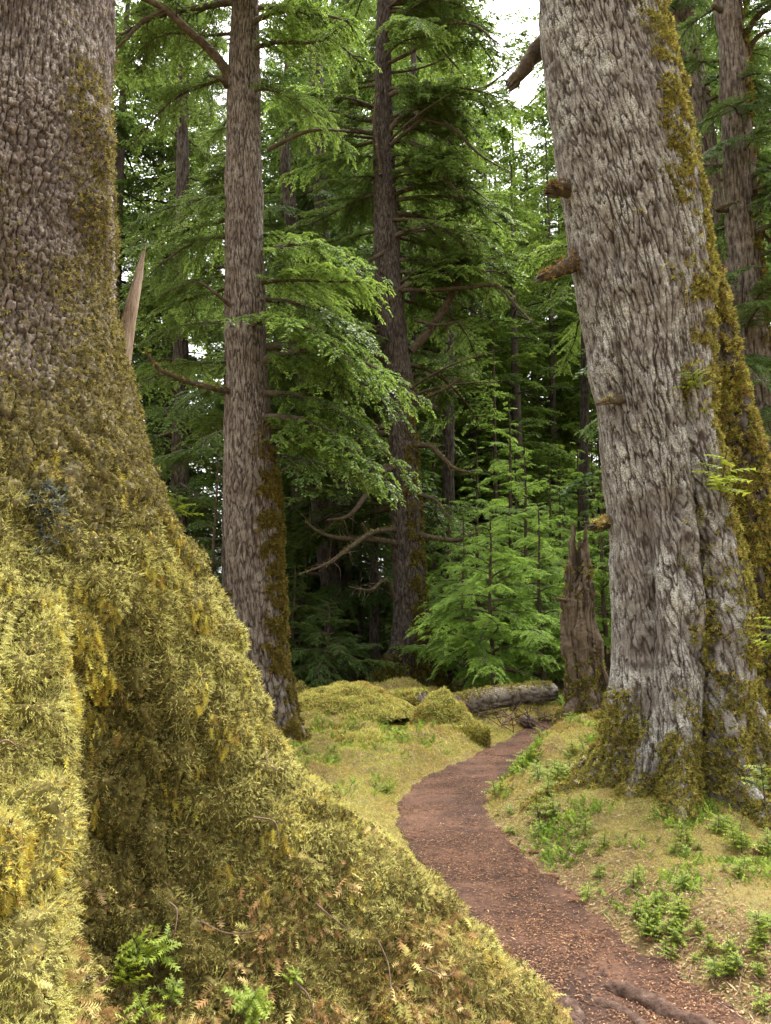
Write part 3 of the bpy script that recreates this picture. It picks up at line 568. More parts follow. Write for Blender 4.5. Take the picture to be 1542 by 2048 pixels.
# ------------------------------------------------------------------ boughs: a few meshes shared by all the trees
BMATS = [M_leaf, M_twig]
BSPEC = [(1.3, .2), (1.8, .28), (2.3, .32), (2.6, .22), (1.6, .42), (2.0, .15), (1.1, .35), (2.4, .4)]
BLIB = [bough_mesh('bough', [M_leaf, M_twig], L, 100+i, droop=dr) for i, (L, dr) in enumerate(BSPEC)]
BLEN = [x[0] for x in BSPEC]
BBR = []
for m in BLIB:
    c = m.copy(); c.materials[0] = M_leafbright; BBR.append(c)
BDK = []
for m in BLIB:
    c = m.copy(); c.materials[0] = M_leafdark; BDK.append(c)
BYG = []
for m in BLIB:
    c = m.copy(); c.materials[0] = M_leafyoung; BYG.append(c)
def put_bough(parent, P, az, L, pitch=0, roll=0, lib=None, k=None, name='bough'):
    lib = lib or BLIB; k = random.randrange(len(lib)) if k is None else k
    o = bpy.data.objects.new(name, lib[k]); COL.objects.link(o); o.parent = parent
    o.location = np.array(P)-base(parent); o.rotation_mode = 'XYZ'
    from mathutils import Matrix
    o.rotation_euler = Matrix(rotm(az, pitch, roll).tolist()).to_euler()
    s = L/BLEN[k]; o.scale = (s, s*random.uniform(.75, 1.2), s*random.uniform(.7, 1.5)); return o
def hero_boughs(tree, cx, cy, z0, z1, n, L0, L1, azs, lib=None, pitch=0, seed=0):
    random.seed(seed)
    for k in range(n):
        z = z0+(z1-z0)*(k+random.random())/n; a, b = random.choice(azs); az = R(random.uniform(a, b)); f = (z-z0)/(z1-z0)
        put_bough(tree, (cx(z), cy, z), az, (L0+(L1-L0)*f)*random.uniform(.7, 1.2), R(pitch+random.gauss(0, 10)), random.gauss(0, .15), lib)
# ---- tall straight hemlock behind the mossy root
YB = 9.4
def std_tree(name, label, Y, rows, mat, cell, vis, nz_, zs, seed, flare=(), cat='tree', depth=.014, lump=.03, grp=None):
    zk, xk, rk = edges(Y, rows); cx = lambda z: pinterp(z, zk, xk)
    def rad(T, Z):
        D = np.degrees(T); fl = np.exp(-np.maximum(Z-flare[0], -.2)/flare[1]) if flare else 0
        return pinterp(Z, zk, rk)+(fl*sum(A*np.exp(-((D-a)/wd)**2) for a, wd, A in flare[2]) if flare else 0)
    t = trunk_grid(cx, const(Y), rad, thetas(vis, max(12, vis//5), -200, 20), zs, cell[0], cell[1], depth, lump, seed)
    root = thing(name, (float(cx(0.)), Y, 0), label, cat, grp)
    trunk_obj('trunk', t, mat, root); return root, t, cx
HB, tb, bcx = std_tree('hemlock_tree', 'straight grey hemlock trunk rising right behind the yellow mossy root', YB, [(1560, 480, 600), (1450, 476, 586), (1200, 458, 567), (1000, 449, 556), (800, 454, 537), (600, 451, 529), (400, 454, 523), (200, 456, 519), (30, 464, 516), (-500, 468, 508), (-900, 470, 500)], M_bark_grey, (.024, .13), 260, 0, np.linspace(-.2, 13, 1000), 33, (0.05, .3, [(-150, 16, .2), (-95, 14, .22), (-40, 14, .35), (-10, 14, .25), (60, 30, .2)]))
P_, T_, Z_ = tb['P'], np.degrees(tb['T']), tb['Z']; nf = fbm(P_*6, 3, 97)
moss_on('moss', tb, ss(-70, -38, T_+22*nf)*ss(4.2, 2.9, Z_+nf)*ss(-.15, .2, nf)*vis_th(T_, -90, 15)+.8*ss(.6, .1, Z_)*ss(-.2, .1, nf)*vis_th(T_, -180, 15)+1e-9, 22000, .034, [(120, 106, 48), (98, 90, 42), (140, 122, 62), (84, 72, 38)], [3, 3, 2, 2], HB, 8, STAR, .9, .1, .05, .5)
limb('branch', px((470, 178, 9.4), (452, 140, 9.3), (425, 105, 9.2), (375, 60, 9.0), (330, 18, 8.9), (285, -5, 8.8), (220, -40, 8.6)), [.075, .06, .05, .04, .03], M_twig, HB, 30, 8, .25, 0, 41, None, 14)
limb('branch', px((452, 172, 9.3), (440, 157, 9.1), (416, 150, 9.0)), [.04, .03, .012], M_twig, HB, 10, 7, .3, 0, 42)
limb('branch', px((330, 18, 8.9), (290, 40, 8.9), (245, 85, 8.8), (228, 100, 8.8)), [.03, .028, .012], M_twig, HB, 18, 7, .25, 0, 43, None, 8)
limb('branch', px((468, 785, 9.3), (420, 775, 9.0), (360, 758, 8.8), (310, 730, 8.6), (292, 702, 8.5)), [.04, .036, .03, .026, .016], M_twig, HB, 24, 8, .25, 260, 44, None, 5)
limb('branch', px((462, 612, 9.2), (435, 590, 9.0), (405, 568, 8.9), (375, 560, 8.8)), [.03, .022, .015, .006], M_twig, HB, 18, 6, .25, 0, 45)
limb('branch', px((462, 1188, 9.2), (430, 1182, 9.0), (405, 1185, 8.9)), [.03, .022, .012], M_twig, HB, 12, 6, .25, 120, 46)
limb('branch', px((535, 300, 9.4), (620, 262, 9.3), (700, 262, 9.2)), [.03, .022, .012], M_twig, HB, 18, 6, .25, 0, 47)
random.seed(3)
for pyy, az, L, pt, lb in [(470, 10, 1.5, 0, 1), (520, -12, 1.9, 4, 1), (575, -25, 2.1, -2, 1), (640, 8, 2.3, 0, 1), (665, -38, 2.0, -4, 1), (735, -20, 2.4, 2, 1), (790, 5, 2.3, -4, 1), (845, -15, 2.2, -6, 1), (880, -30, 2.1, -8, 1), (905, 14, 1.9, -8, 0), (700, 20, 2.2, 0, 0), (600, 25, 2.0, 3, 0), (550, 40, 2.0, 3, 0),
                           (60, -10, 1.8, 0, 1), (110, -30, 1.8, -5, 1), (0, -45, 2.0, 0, 1), (-60, -70, 2.0, 0, 1), (150, 15, 1.7, -8, 1), (190, -15, 1.5, -15, 1), (-120, -20, 2.3, -5, 0), (-200, 0, 2.3, -5, 0), (-20, -100, 1.8, -10, 1), (20, 30, 2, 0, 0), (-100, -80, 2.2, -8, 1),
                           (60, 170, 2.0, -8, 0), (0, 190, 2.2, -8, 0), (-80, 200, 2.2, -10, 0), (130, 175, 1.8, -12, 0), (-50, 160, 2.4, -8, 0), (420, 165, 1.7, -6, 0), (400, 190, 1.6, -4, 0), (480, 178, 1.6, -6, 0), (555, 185, 1.5, -8, 0), (560, 165, 1.8, -8, 0), (640, 170, 1.6, -6, 0), (720, 165, 1.7, -6, 0)]:
    p = W(0, pyy, YB); z = p[2]; put_bough(HB, (float(bcx(z)), YB, z), R(az), L, R(pt), random.gauss(0, .12), BBR if lb else BLIB)
# ---- the mossy central hemlock
YC = 16.0
HC, tc_, ccx = std_tree('hemlock_tree', 'tall brown hemlock in the middle with mossy crooked dead branches', YC, [(1500, 792, 872), (1390, 790, 866), (1200, 789, 851), (1000, 781, 839), (800, 775, 827), (600, 755, 806), (400, 748, 793), (200, 750, 783), (0, 756, 780), (-300, 762, 778), (-500, 766, 774)], M_bark_mid, (.035, .14), 150, 0, np.linspace(-.4, 20, 620), 43, (.1, .5, [(-155, 16, .9), (-110, 14, .3), (-60, 16, .35), (-15, 16, .4), (60, 30, .3)]), depth=.02)
P_, T_, Z_ = tc_['P'], np.degrees(tc_['T']), tc_['Z']; nf = fbm(P_*5, 3, 98)
moss_on('moss', tc_, np.maximum(ss(-95, -60, T_+24*nf)*ss(7.2, 3, Z_+nf)*ss(-.15, .2, nf), ss(1.0, .2, Z_)*ss(-120, -140, T_)+.6*ss(.9, .1, Z_))*vis_th(T_, -200, 15)+1e-9, 24000, .05, [(112, 100, 46), (90, 84, 40), (134, 126, 52), (80, 66, 36)], [3, 3, 2, 2], HC, 9, STAR, .9, .1, .06, .5)
CL = [([(790, 1085, 15.8), (735, 1078, 15.4), (690, 1078, 15.2), (640, 1065, 15), (612, 1045, 14.9)], .07, 260), ([(735, 1078, 15.4), (733, 1060, 15.3), (722, 1046, 15.2)], .035, 80), ([(790, 1058, 15.8), (745, 1065, 15.2), (700, 1095, 14.6), (650, 1130, 14.2), (600, 1148, 14)], .06, 320),
      ([(840, 1070, 15.8), (880, 1078, 15.5), (915, 1080, 15.3), (955, 1065, 15.2)], .06, 120), ([(830, 890, 15.8), (860, 892, 15.6), (885, 915, 15.4), (905, 935, 15.4), (940, 945, 15.2)], .065, 160), ([(822, 700, 15.9), (850, 672, 15.8), (880, 630, 15.7), (905, 590, 15.6), (935, 500, 15.5), (940, 440, 15.5)], .10, 0),
      ([(828, 805, 15.9), (860, 792, 15.5), (895, 775, 15.3), (925, 752, 15.2)], .045, 120), ([(785, 935, 15.8), (745, 955, 15.4), (725, 1000, 15.2), (690, 1035, 15), (655, 1040, 15)], .08, 0), ([(780, 930, 15.8), (740, 950, 15.6), (690, 970, 15.4), (640, 985, 15.3)], .06, 140), ([(800, 580, 15.8), (860, 580, 15.5), (930, 576, 15.2), (1000, 574, 15), (1022, 600, 14.9), (1060, 640, 14.8)], .055, 160),
      ([(755, 268, 16), (700, 262, 15.8), (640, 262, 15.7), (570, 266, 15.6)], .05, 60), ([(762, 350, 15.7), (755, 300, 15.6), (748, 240, 15.6), (755, 180, 15.6)], .045, 60), ([(785, 345, 15.8), (840, 338, 15.5), (890, 360, 15.3), (930, 400, 15.2)], .05, 0), ([(780, 290, 15.8), (830, 250, 15.6), (880, 200, 15.6), (960, 180, 15.5), (1030, 130, 15.4)], .05, 0),
      ([(785, 240, 15.8), (850, 240, 15.6), (900, 255, 15.5), (960, 310, 15.4), (1010, 340, 15.4)], .045, 0), ([(770, 130, 15.9), (830, 100, 15.7), (890, 50, 15.6), (940, 48, 15.5), (1000, 90, 15.5)], .045, 0), ([(790, 1200, 15.7), (770, 1160, 15.3), (740, 1180, 15), (700, 1175, 14.9)], .05, 60), ([(830, 640, 15.8), (880, 650, 15.5), (930, 640, 15.4)], .04, 0),
      ([(785, 440, 15.8), (850, 442, 15.6), (900, 470, 15.6)], .045, 0), ([(775, 500, 15.8), (730, 530, 15.6), (690, 600, 15.5), (640, 640, 15.4)], .05, 0), ([(785, 850, 15.8), (740, 860, 15.4), (690, 900, 15.2)], .05, 60), ([(840, 990, 15.8), (870, 1000, 15.5), (900, 1040, 15.4)], .04, 0)]
for i, (pp, r0, mn) in enumerate(CL): limb('branch', px(*pp), [r0, r0*.8, r0*.65, r0*.3], M_twig, HC, 22, 7, .25, mn, 50+i, None, 16)
random.seed(11)
for k in range(66):
    z = random.uniform(6.5, 17) if k < 56 else random.uniform(3.4, 6); az = random.choice([random.uniform(-48, 60) if k < 56 else random.uniform(150, 210), random.uniform(120, 228), random.uniform(30, 150), random.uniform(-150, -40) if z > 14.5 else random.uniform(140, 215)])
    f = (z-4)/13; put_bough(HC, (float(ccx(z)), YC, z), R(az), (3.9-1.5*f)*random.uniform(.6, 1.15), R(random.gauss(-2, 10)), random.gauss(0, .15), BBR if random.random() < .35 else BLIB)
for k in range(20):
    z = random.uniform(8.5, 17.5); put_bough(HC, (float(ccx(z)), YC, z), R(random.uniform(-35, 30)), random.uniform(2.2, 3.4), R(random.gauss(-3, 10)), random.gauss(0, .2), BLIB)
rl = np.random.default_rng(77)
for i in range(16):
    z = rl.uniform(5.5, 14); a_ = R(rl.choice([rl.uniform(-60, 30), rl.uniform(150, 240)])); L_ = rl.uniform(1.4, 3.2); q = np.array([0, .3, .65, 1.]); kx = rl.normal()*.25
    P3 = np.stack([float(ccx(z))+np.cos(a_+kx*q)*L_*q, YC+np.sin(a_+kx*q)*L_*q, z+L_*(rl.uniform(-.1, .3)*q-rl.uniform(0, .35)*q**2)], -1); limb('branch', P3, [.035, .026, .016, .006], M_twig, HC, 16, 6, .25, 0, 140+i, None, 16)
# ---- slimmer trunks of the middle distance
def slim(label, Y, rows, seed, mat=M_bark_mid, top=22, name='hemlock_tree', moss=0):
    t = std_tree(name, label, Y, rows, mat, (.04, .16), 90, 0, np.linspace(-.6, top, 200), seed, (.1, .4, [(-150, 20, .2), (-90, 18, .2), (-30, 20, .25)]), depth=.02)
    if moss:
        P_, T_, Z_ = t[1]['P'], np.degrees(t[1]['T']), t[1]['Z']; nf = fbm(P_*5, 3, seed)
        moss_on('moss', t[1], ss(-80, -40, T_+30*nf)*ss(-.1, .2, nf)*vis_th(T_, -150, 15)+1e-9, moss, .05, [(112, 100, 46), (90, 84, 40), (134, 126, 52), (80, 66, 36)], [3, 3, 2, 2], t[0], seed, STAR, .9, .1, .06, .5)
    return t
SLIM = [('slender dark trunk just right of the middle mossy hemlock', 21, [(1400, 880, 918), (1080, 884, 908), (700, 889, 908), (550, 891, 908), (0, 894, 908), (-300, 898, 906)], 61, 20, 0), ('thin grey pole trunk close behind the middle hemlock', 26, [(1400, 815, 835), (800, 819, 833), (560, 821, 832), (0, 823, 831)], 62, 24, 0),
        ('dark twin trunk in deep shade left of the middle hemlock', 19, [(1400, 672, 722), (1300, 668, 716), (1100, 655, 697), (900, 645, 680), (400, 630, 655), (0, 625, 640)], 63, 18, 0), ('leaning dark trunk beside the shaded twin trunk', 18.4, [(1400, 660, 705), (1250, 650, 690), (1150, 640, 680), (800, 600, 630), (300, 560, 580)], 64, 14, 0),
        ('thin dark stem standing left of the middle hemlock base', 17.5, [(1400, 738, 760), (1150, 741, 756), (800, 748, 760), (400, 755, 765)], 65, 12, 0),
        ('tall grey trunk at the right edge behind the leaning giant', 10.0, [(1700, 1480, 1600), (1350, 1500, 1590), (1000, 1496, 1572), (700, 1473, 1535), (400, 1454, 1511), (100, 1440, 1488), (-100, 1428, 1470), (-700, 1410, 1440)], 66, 15, 4000),
        ('grey trunk half hidden behind the leaning giant at upper right', 13.5, [(1500, 1460, 1560), (1000, 1440, 1520), (700, 1420, 1480), (430, 1396, 1448), (200, 1360, 1415), (40, 1325, 1386), (-200, 1300, 1350), (-600, 1270, 1300)], 67, 18, 1500),
        ('slim trunk in the bright green thicket left of the giant', 24, [(1400, 1150, 1172), (1000, 1158, 1176), (700, 1163, 1176), (0, 1168, 1176)], 68, 22, 0),
        ('grey trunk among dark foliage between the spruce and the straight hemlock', 17, [(1400, 338, 372), (900, 345, 375), (600, 350, 376), (100, 358, 376)], 69, 18, 0), ('dark trunk close behind left side of the straight hemlock', 13, [(1500, 440, 500), (1000, 448, 490), (700, 452, 485), (200, 460, 480)], 70, 14, 0)]
ST = [slim(a, b, c, d, M_bark_grey if d in (66, 67) else M_bark_mid, top=e, moss=m) for a, b, c, d, e, m in SLIM]
for (root, t, cx), zz, n, L, azs, lib in [(ST[0], (9.5, 19), 24, 2.2, [(-180, 180)], BLIB), (ST[1], (8, 22), 34, 2.6, [(-180, 180)], BLIB), (ST[2], (1.8, 16), 56, 3.0, [(-180, 180)], BDK), (ST[3], (2.5, 12), 34, 2.6, [(-180, 180)], BDK), (ST[4], (3, 11), 24, 1.6, [(-180, 180)], BDK),
                                  (ST[5], (3.6, 13), 62, 2.0, [(-80, 80), (100, 250)], BDK), (ST[6], (5, 17), 48, 2.6, [(-80, 80), (130, 240)], BDK), (ST[7], (9, 20), 28, 2.6, [(-180, 180)], BBR), (ST[8], (3, 17), 46, 2.5, [(-180, 180)], BLIB), (ST[9], (4, 13), 30, 1.8, [(110, 250)], BLIB)]:
    hero_boughs(root, lambda z, cx=cx: float(cx(z)), root.location[1], zz[0], zz[1], n, L, L*.5, azs, lib, -4, int(zz[0]*10)+n)
for i, (pp, r0) in enumerate([([(1490, 70, 10), (1510, 40, 9.8), (1545, 10, 9.6)], .06), ([(1490, 120, 10), (1520, 70, 9.9), (1560, 55, 9.8)], .05), ([(1455, 420, 10), (1435, 418, 9.8), (1478, 402, 9.7)], .04), ([(1505, 430, 10), (1530, 470, 9.9), (1550, 490, 9.8)], .04), ([(1465, 40, 10), (1440, 20, 9.9), (1425, 12, 9.8)], .06)]):
    limb('branch', px(*pp), [r0, r0*.7, r0*.4], M_twig, ST[5][0], 14, 7, .3, 60, 80+i)
# ---- trees of the background: trunk and crown, four kinds of crown shared by copies
FL = [bough(1.0, 300+i, step=.075, tstep=.05, tl=.09, lstep=.03, ll=.04, lw=.024, wood=False, droop=.2+.07*i)[:2] for i in range(5)]
KIND = []
for i, (H, z0, n, Lm) in enumerate([(20, 2.0, 120, 3.2), (24, 4.5, 120, 3.4), (16, .9, 115, 2.6), (27, 7.0, 110, 3.6)]):
    V, v = crown_arrays(H, z0, n, Lm, 400+i, FL, .08)
    pts = np.stack([.15*np.sin(np.linspace(0, 3, 30)+i), .1*np.cos(np.linspace(0, 4, 30)), np.linspace(-.5, H, 30)], -1); rr = np.interp(np.linspace(0, 1, 30), [0, .05, 1], [.34, .24, .03])
    tv, tf, tcp = tube(pts, rr, 10, 0, .15, i)
    rb = np.random.default_rng(i); bv = []; bf = []; off = len(tv)
    for k in range(40):
        z = rb.uniform(z0*.5, H*.8); a = rb.uniform(0, 6.28); L = rb.uniform(.6, 2.2); q = np.linspace(0, 1, 5)[:, None]
        pb = np.concatenate([np.cos(a)*L*q, np.sin(a)*L*q, z+.25*L*q-.35*L*q**2], 1); bb, f2, c2 = tube(pb, np.linspace(.04, .008, 5), 5, off); bv.append(bb); bf += [f2, c2]; off += len(bb)
    nb = sum(len(b_) for b_ in bv); TV = np.vstack([tv]+bv); bfa = [np.concatenate([bf[0::2][k] for k in range(40)]), np.concatenate([bf[1::2][k] for k in range(40)])]
    tm = mesh('trunk', TV, [tf, tcp]+bfa, M_bark_mid, v=np.r_[np.full(len(tv), .8), np.full(nb, .3)], uv=np.stack([np.arange(len(TV)) % 10*.1, TV[:, 2]], -1), smooth=True)
    KIND.append((tm, [quads_mesh('crown', V, v, M) for M in (M_leaf, M_leafbright, M_leafdark)]))
def bg_tree(x, y, k, s, rot, m, label, grp):
    t = thing('hemlock_tree', (x, y, gz(x, y)-.1), label, 'tree', grp); t.rotation_euler = (0, 0, rot); t.scale = (s, s, s*random.uniform(.9, 1.1))
    tm, cr = KIND[k]; link('trunk', tm, t); link('crown', cr[m], t)
random.seed(21)
BGT = [(950, 32, 0, .95, 1), (1045, 30, 2, .95, 1), (1120, 33, 1, .9, 1), (885, 34, 2, 1, 1), (1000, 38, 0, 1, 1), (300, 26, 0, 1, 0), (560, 24, 0, 1, 2), (620, 30, 3, 1, 0), (600, 21, 2, .9, 2), (690, 27, 1, 1, 2), (660, 40, 3, 1.1, 1), (850, 38, 3, 1.1, 1), (930, 46, 1, 1.1, 1), (1090, 44, 2, 1, 1), (1050, 52, 2, .9, 1), (990, 50, 2, 1.4, 1),
       (1150, 46, 2, 1, 1), (1240, 36, 2, .9, 1), (1420, 20, 0, 1, 2), (1540, 18, 0, .9, 2), (1600, 24, 1, 1, 0), (1440, 33, 1, 1.1, 0), (200, 25, 0, 1, 2), (120, 32, 3, 1, 0), (60, 24, 1, 1, 2), (590, 46, 1, 1.2, 1), (780, 48, 0, 1.2, 1), (880, 52, 2, 1.4, 1), (1000, 55, 2, 1.5, 1), (1120, 52, 1, .9, 1), (290, 50, 3, 1, 1), (700, 56, 3, 1.1, 0), (1240, 48, 1, 1, 1), (1400, 46, 3, 1, 1)]
for pxx, Y, k, s, m in BGT:
    if not 940 < pxx < 1140: s = max(s, (CAMZ+Y*.9)*1.12/(20, 24, 16, 27)[k])
    else: s = max(s, (CAMZ+Y*.62)/(20, 24, 16, 27)[k])
    p = W(pxx, 1300, Y); bg_tree(p[0], Y, k, s, random.uniform(0, 6.28), m, ['mid green hemlock in the background wall of forest', 'light yellow green hemlock in the sunlit far background', 'dark shaded hemlock in the background forest'][m], ['mid green background hemlocks', 'light green background hemlocks', 'dark background hemlocks'][m])
# ------------------------------------------------------------------ young hemlocks with layered sprays
def sapling(label, pxx, Y, H, spread, seed, lib, z0=.35, grp=None, n=46, bend=.0):
    p = W(pxx, 1380, Y); x = p[0]; g0 = gz(x, Y); random.seed(seed)
    t = thing('young_hemlock', (x, Y, g0), label, 'young tree', grp)
    q = np.linspace(0, 1, 16); v, f, c = tube(np.stack([bend*q**2+.02*np.sin(q*9), 0*q, -.15+(H+.15)*q], -1), .012+.035*(H/3)*(1-q), 7, 0, .1, seed)
    link('trunk', mesh('trunk', v, [f, c], M_twig, smooth=True), t)
    for k in range(n):
        fz = (k+random.random())/n; z = z0+(H-z0)*fz; L = max(.25, spread*(1-fz)**.8*random.uniform(.7, 1.15))
        put_bough(t, (x+bend*(z/H)**2, Y, g0+z), k*2.4+random.gauss(0, .4), L, R(random.gauss(4+10*fz, 11)), random.gauss(0, .18), lib)
    return t
sapling('young hemlock with flat layered bright sprays standing behind the fallen log', 985, 13.6, 3.3, 1.75, 5, BYG, .55, n=52)
US = [(930, 15.0, 2.6, 1.5, 1), (1085, 15.2, 3.0, 1.5, 1), (1030, 18.5, 5.2, 2.0, 1), (960, 19.5, 5.6, 2.0, 1), (1130, 22.5, 7.2, 2.3, 1), (585, 15.5, 3.0, 1.5, 0), (655, 15, 2.2, 1.3, 2), (720, 19, 3.4, 1.6, 0), (610, 19, 5, 2.0, 0), (690, 21, 6, 2.2, 0), (540, 16, 4.4, 1.6, 0), (900, 17, 3.4, 1.7, 1), (1060, 16.5, 4.2, 1.8, 1), (1110, 19, 5.0, 2.0, 1), (1040, 22, 6, 2.2, 1), (940, 23, 6.5, 2.3, 1), (1170, 21, 6, 2.0, 1), (1215, 15.5, 4.6, 1.6, 1), (1140, 26, 7.5, 2.4, 1), (870, 28, 8, 2.4, 1), (1000, 28, 8.5, 2.6, 1), (1200, 28, 8, 2.4, 1), (420, 15, 4.2, 1.7, 0), (350, 17.5, 5.4, 2.0, 0), (470, 20, 5, 1.9, 0), (600, 17, 2.6, 1.4, 2), (640, 22, 4.4, 2.0, 2), (700, 24, 4.6, 2.0, 2), (560, 21, 3.6, 1.8, 2), (290, 14, 4.0, 1.5, 0), (760, 22, 3.2, 1.6, 0), (800, 25, 4, 1.8, 1), (1560, 12, 4.6, 1.8, 2), (1500, 14, 5, 1.8, 2), (1440, 16, 5.5, 1.9, 2), (380, 23, 6.5, 2.2, 0), (840, 20, 2.4, 1.3, 1), (1090, 31, 8, 2.6, 1), (950, 33, 9, 2.8, 1)]
for i, (a, Y, H, sp_, k) in enumerate(US):
    H *= random.uniform(.75, 1.35); Y += random.uniform(-.8, .8)
    sapling(['young mid green hemlock of the understory behind the straight trunk', 'bright green young hemlock of the thicket between the middle hemlock and the giant', 'young dark hemlock in the deep shade of the understory'][k], a, Y, H, sp_, 700+i, [BLIB, BYG, BDK][k], .3, ['mid green understory hemlocks', 'bright green understory hemlocks', 'shaded understory hemlocks'][k], 44)
# ------------------------------------------------------------------ broken snag, logs, mossy stump
YS = 12.0
sz_, sx_, sr_ = edges(YS, [(1480, 1132, 1232), (1440, 1142, 1216), (1400, 1143, 1206), (1300, 1138, 1192), (1200, 1130, 1180), (1120, 1137, 1172), (1080, 1142, 1168), (1040, 1150, 1164)])
SN = thing('broken_snag', (float(pinterp(np.array(0.), sz_, sx_)), YS, 0), 'rotten reddish broken stump snag with jagged top behind the path bend', 'snag')
def snag_rad(T, Z):
    D = np.degrees(T); r = pinterp(Z, sz_, sr_); fl = np.exp(-np.maximum(Z-.05, -.2)/.25)
    return r*(1+.2*np.sin(3*T+1)+.12*np.sin(8*T+3+Z))+fl*sum(A*np.exp(-((D-a)/wd)**2) for a, wd, A in [(-150, 16, .3), (-90, 14, .35), (-30, 16, .5)])
zs = np.linspace(-.3, sz_[-1], 240)
tsn = trunk_grid(lambda z: pinterp(z, sz_, sx_), const(YS), snag_rad, thetas(90, 20, -200, 20), zs, .05, .9, .07, .05, 53)
top = np.linspace(0, 1, 240)[:, None]; tsn['P'][..., 2] += np.where(top > .62, (top-.62)/.38, 0)*(.8*pn(xyz(np.cos(tsn['T'])*1.1+.4, np.sin(tsn['T'])*1.1), 9)*1.4-.55)
trunk_obj('trunk', tsn, M_snag, SN)
nf = fbm(tsn['P']*5, 3, 54); Zs = tsn['Z']
moss_on('moss', tsn, (ss(1.2, .3, Zs)*ss(-.1, .2, nf)+np.exp(-((Zs-2.15)/.22)**2)*ss(0, .2, nf))*vis_th(np.degrees(tsn['T']), -190, 10)+1e-9, 5200, .045, GPAL, [2, 3, 1, 2, 1, 1], SN, 55, STAR, .9, .05, .05, .5)
for i, pp in enumerate([[(1215, 1400, 11.9), (1195, 1435, 11.6), (1165, 1462, 11.4)], [(1240, 1375, 11.9), (1215, 1410, 11.6), (1192, 1455, 11.3)], [(1200, 1330, 11.9), (1225, 1385, 11.8), (1238, 1430, 11.6)]]): limb('root', px(*pp), [.05, .04, .02], M_snag, SN, 14, 7, .3, 40, 90+i)
limb('broken_branch', px((1140, 1205, 12), (1125, 1200, 11.8), (1112, 1196, 11.7)), [.04, .03, .01], M_snag, SN, 10, 7, .4, 30, 95)
def log(name, label, P, rr, mat, mossn, seed, pal=None, mw=.5, sz=.045, cat='log'):
    pts = smooth_path(P, 70); rd = np.interp(np.linspace(0, 1, 70), np.linspace(0, 1, len(rr)), rr); c0 = pts.mean(0); c0[2] = pts[:, 2].min()
    t = thing(name, c0, label, cat); ns = 36
    tan = nrm(np.gradient(pts, axis=0)); a = nrm(np.cross(tan, [0, 0, 1.])); b = np.cross(tan, a); th = np.linspace(0, 2*np.pi, ns+1)
    d = np.cos(th)[None, :, None]*a[:, None]+np.sin(th)[None, :, None]*b[:, None]; q = pts[:, None]+d*rd[:, None, None]
    s = np.linspace(0, 1, 70)[:, None]*np.linalg.norm(pts[-1]-pts[0]); f1, f2, cid = vor(th[None]*6+0*s, s*5+.5*pn(q*3, seed), seed); pl = ss(0, .3, f2-f1)
    rr2 = rd[:, None]*(1+.10*fbm(q*2.2, 3, seed))+.018*(pl-.5); rr2[:, -1] = rr2[:, 0]; q = pts[:, None]+d*rr2[..., None]
    V = q[:, :-1].reshape(-1, 3); Fq = grid_faces(70, ns, 0, True); n = len(V); V = np.vstack([V, pts[0]+tan[0]*-.03, pts[-1]+tan[-1]*.03])
    cap = np.array([[(i+1) % ns, i, n] for i in range(ns)]+[[69*ns+i, 69*ns+(i+1) % ns, n+1] for i in range(ns)])
    link('wood', mesh('wood', V, [Fq, cap], mat, v=np.r_[pl[:, :-1].ravel(), 0, 0], uv=np.r_[np.stack([th[None, :-1]*.2+0*s, s+0*th[None, :-1]], -1).reshape(-1, 2), [[0, 0], [0, 0]]], smooth=True), t, True)
    N = nrm(d); up = N[..., 2]; wg = ss(mw-.6, mw+.3, up+.5*fbm(q*3, 3, seed+1))
    tt = dict(P=q, N=N, T=np.repeat(th[None], 70, 0), Z=q[..., 2]); moss_on('moss', tt, wg+1e-9, mossn, sz, pal or PAL, [3, 3, 2, 1, 2, 1] if pal is None else [1]*len(pal), t, seed+2, STAR, .9, 0, .05, .5)
    return t
M_logb = bark_mat('old_log_bark', (60, 50, 42), (122, 110, 95), (168, 162, 148), .8, 26, 18)
log('fallen_log', 'thick barked fallen log with rotted open end lying past the mossy stump', px((880, 1418, 11.2), (960, 1402, 11.6), (1040, 1390, 12.0), (1106, 1384, 12.3)), [.14, .15, .145, .13], M_logb, 900, 101, [(140, 130, 66), (120, 116, 60), (160, 146, 80)], 1.0, .035)
log('fallen_log', 'grey decaying fallen log half covered in moss left of the mossy stump', px((590, 1428, 12.6), (680, 1422, 12.2), (770, 1412, 11.8), (850, 1408, 11.4)), [.12, .17, .17, .16], M_logb, 3000, 102, None, .35)
log('mossy_log', 'low moss covered log lying across the carpet left of the path', px((585, 1484, 9.9), (700, 1480, 9.8), (830, 1482, 9.7), (978, 1486, 9.6)), [.10, .12, .12, .13], M_snag, 5200, 103, [(132, 122, 56), (112, 106, 48), (156, 138, 66), (104, 112, 44)], -.1)
log('mossy_log', 'rounded moss covered log lying behind the orange moss mound near the giant', px((1120, 1472, 10.6), (1180, 1452, 10.4), (1250, 1446, 10.2), (1330, 1450, 10)), [.08, .12, .14, .14], M_snag, 3600, 104, [(140, 128, 58), (120, 112, 50), (160, 142, 70)], -.1)
log('fallen_log', 'short mossy log end pointing out of the brush under the fallen log', px((1058, 1445, 11.2), (1045, 1432, 11.8), (1030, 1425, 12.6)), [.10, .10, .09], M_logb, 500, 105, [(130, 120, 60), (150, 138, 70)], .5, .04)
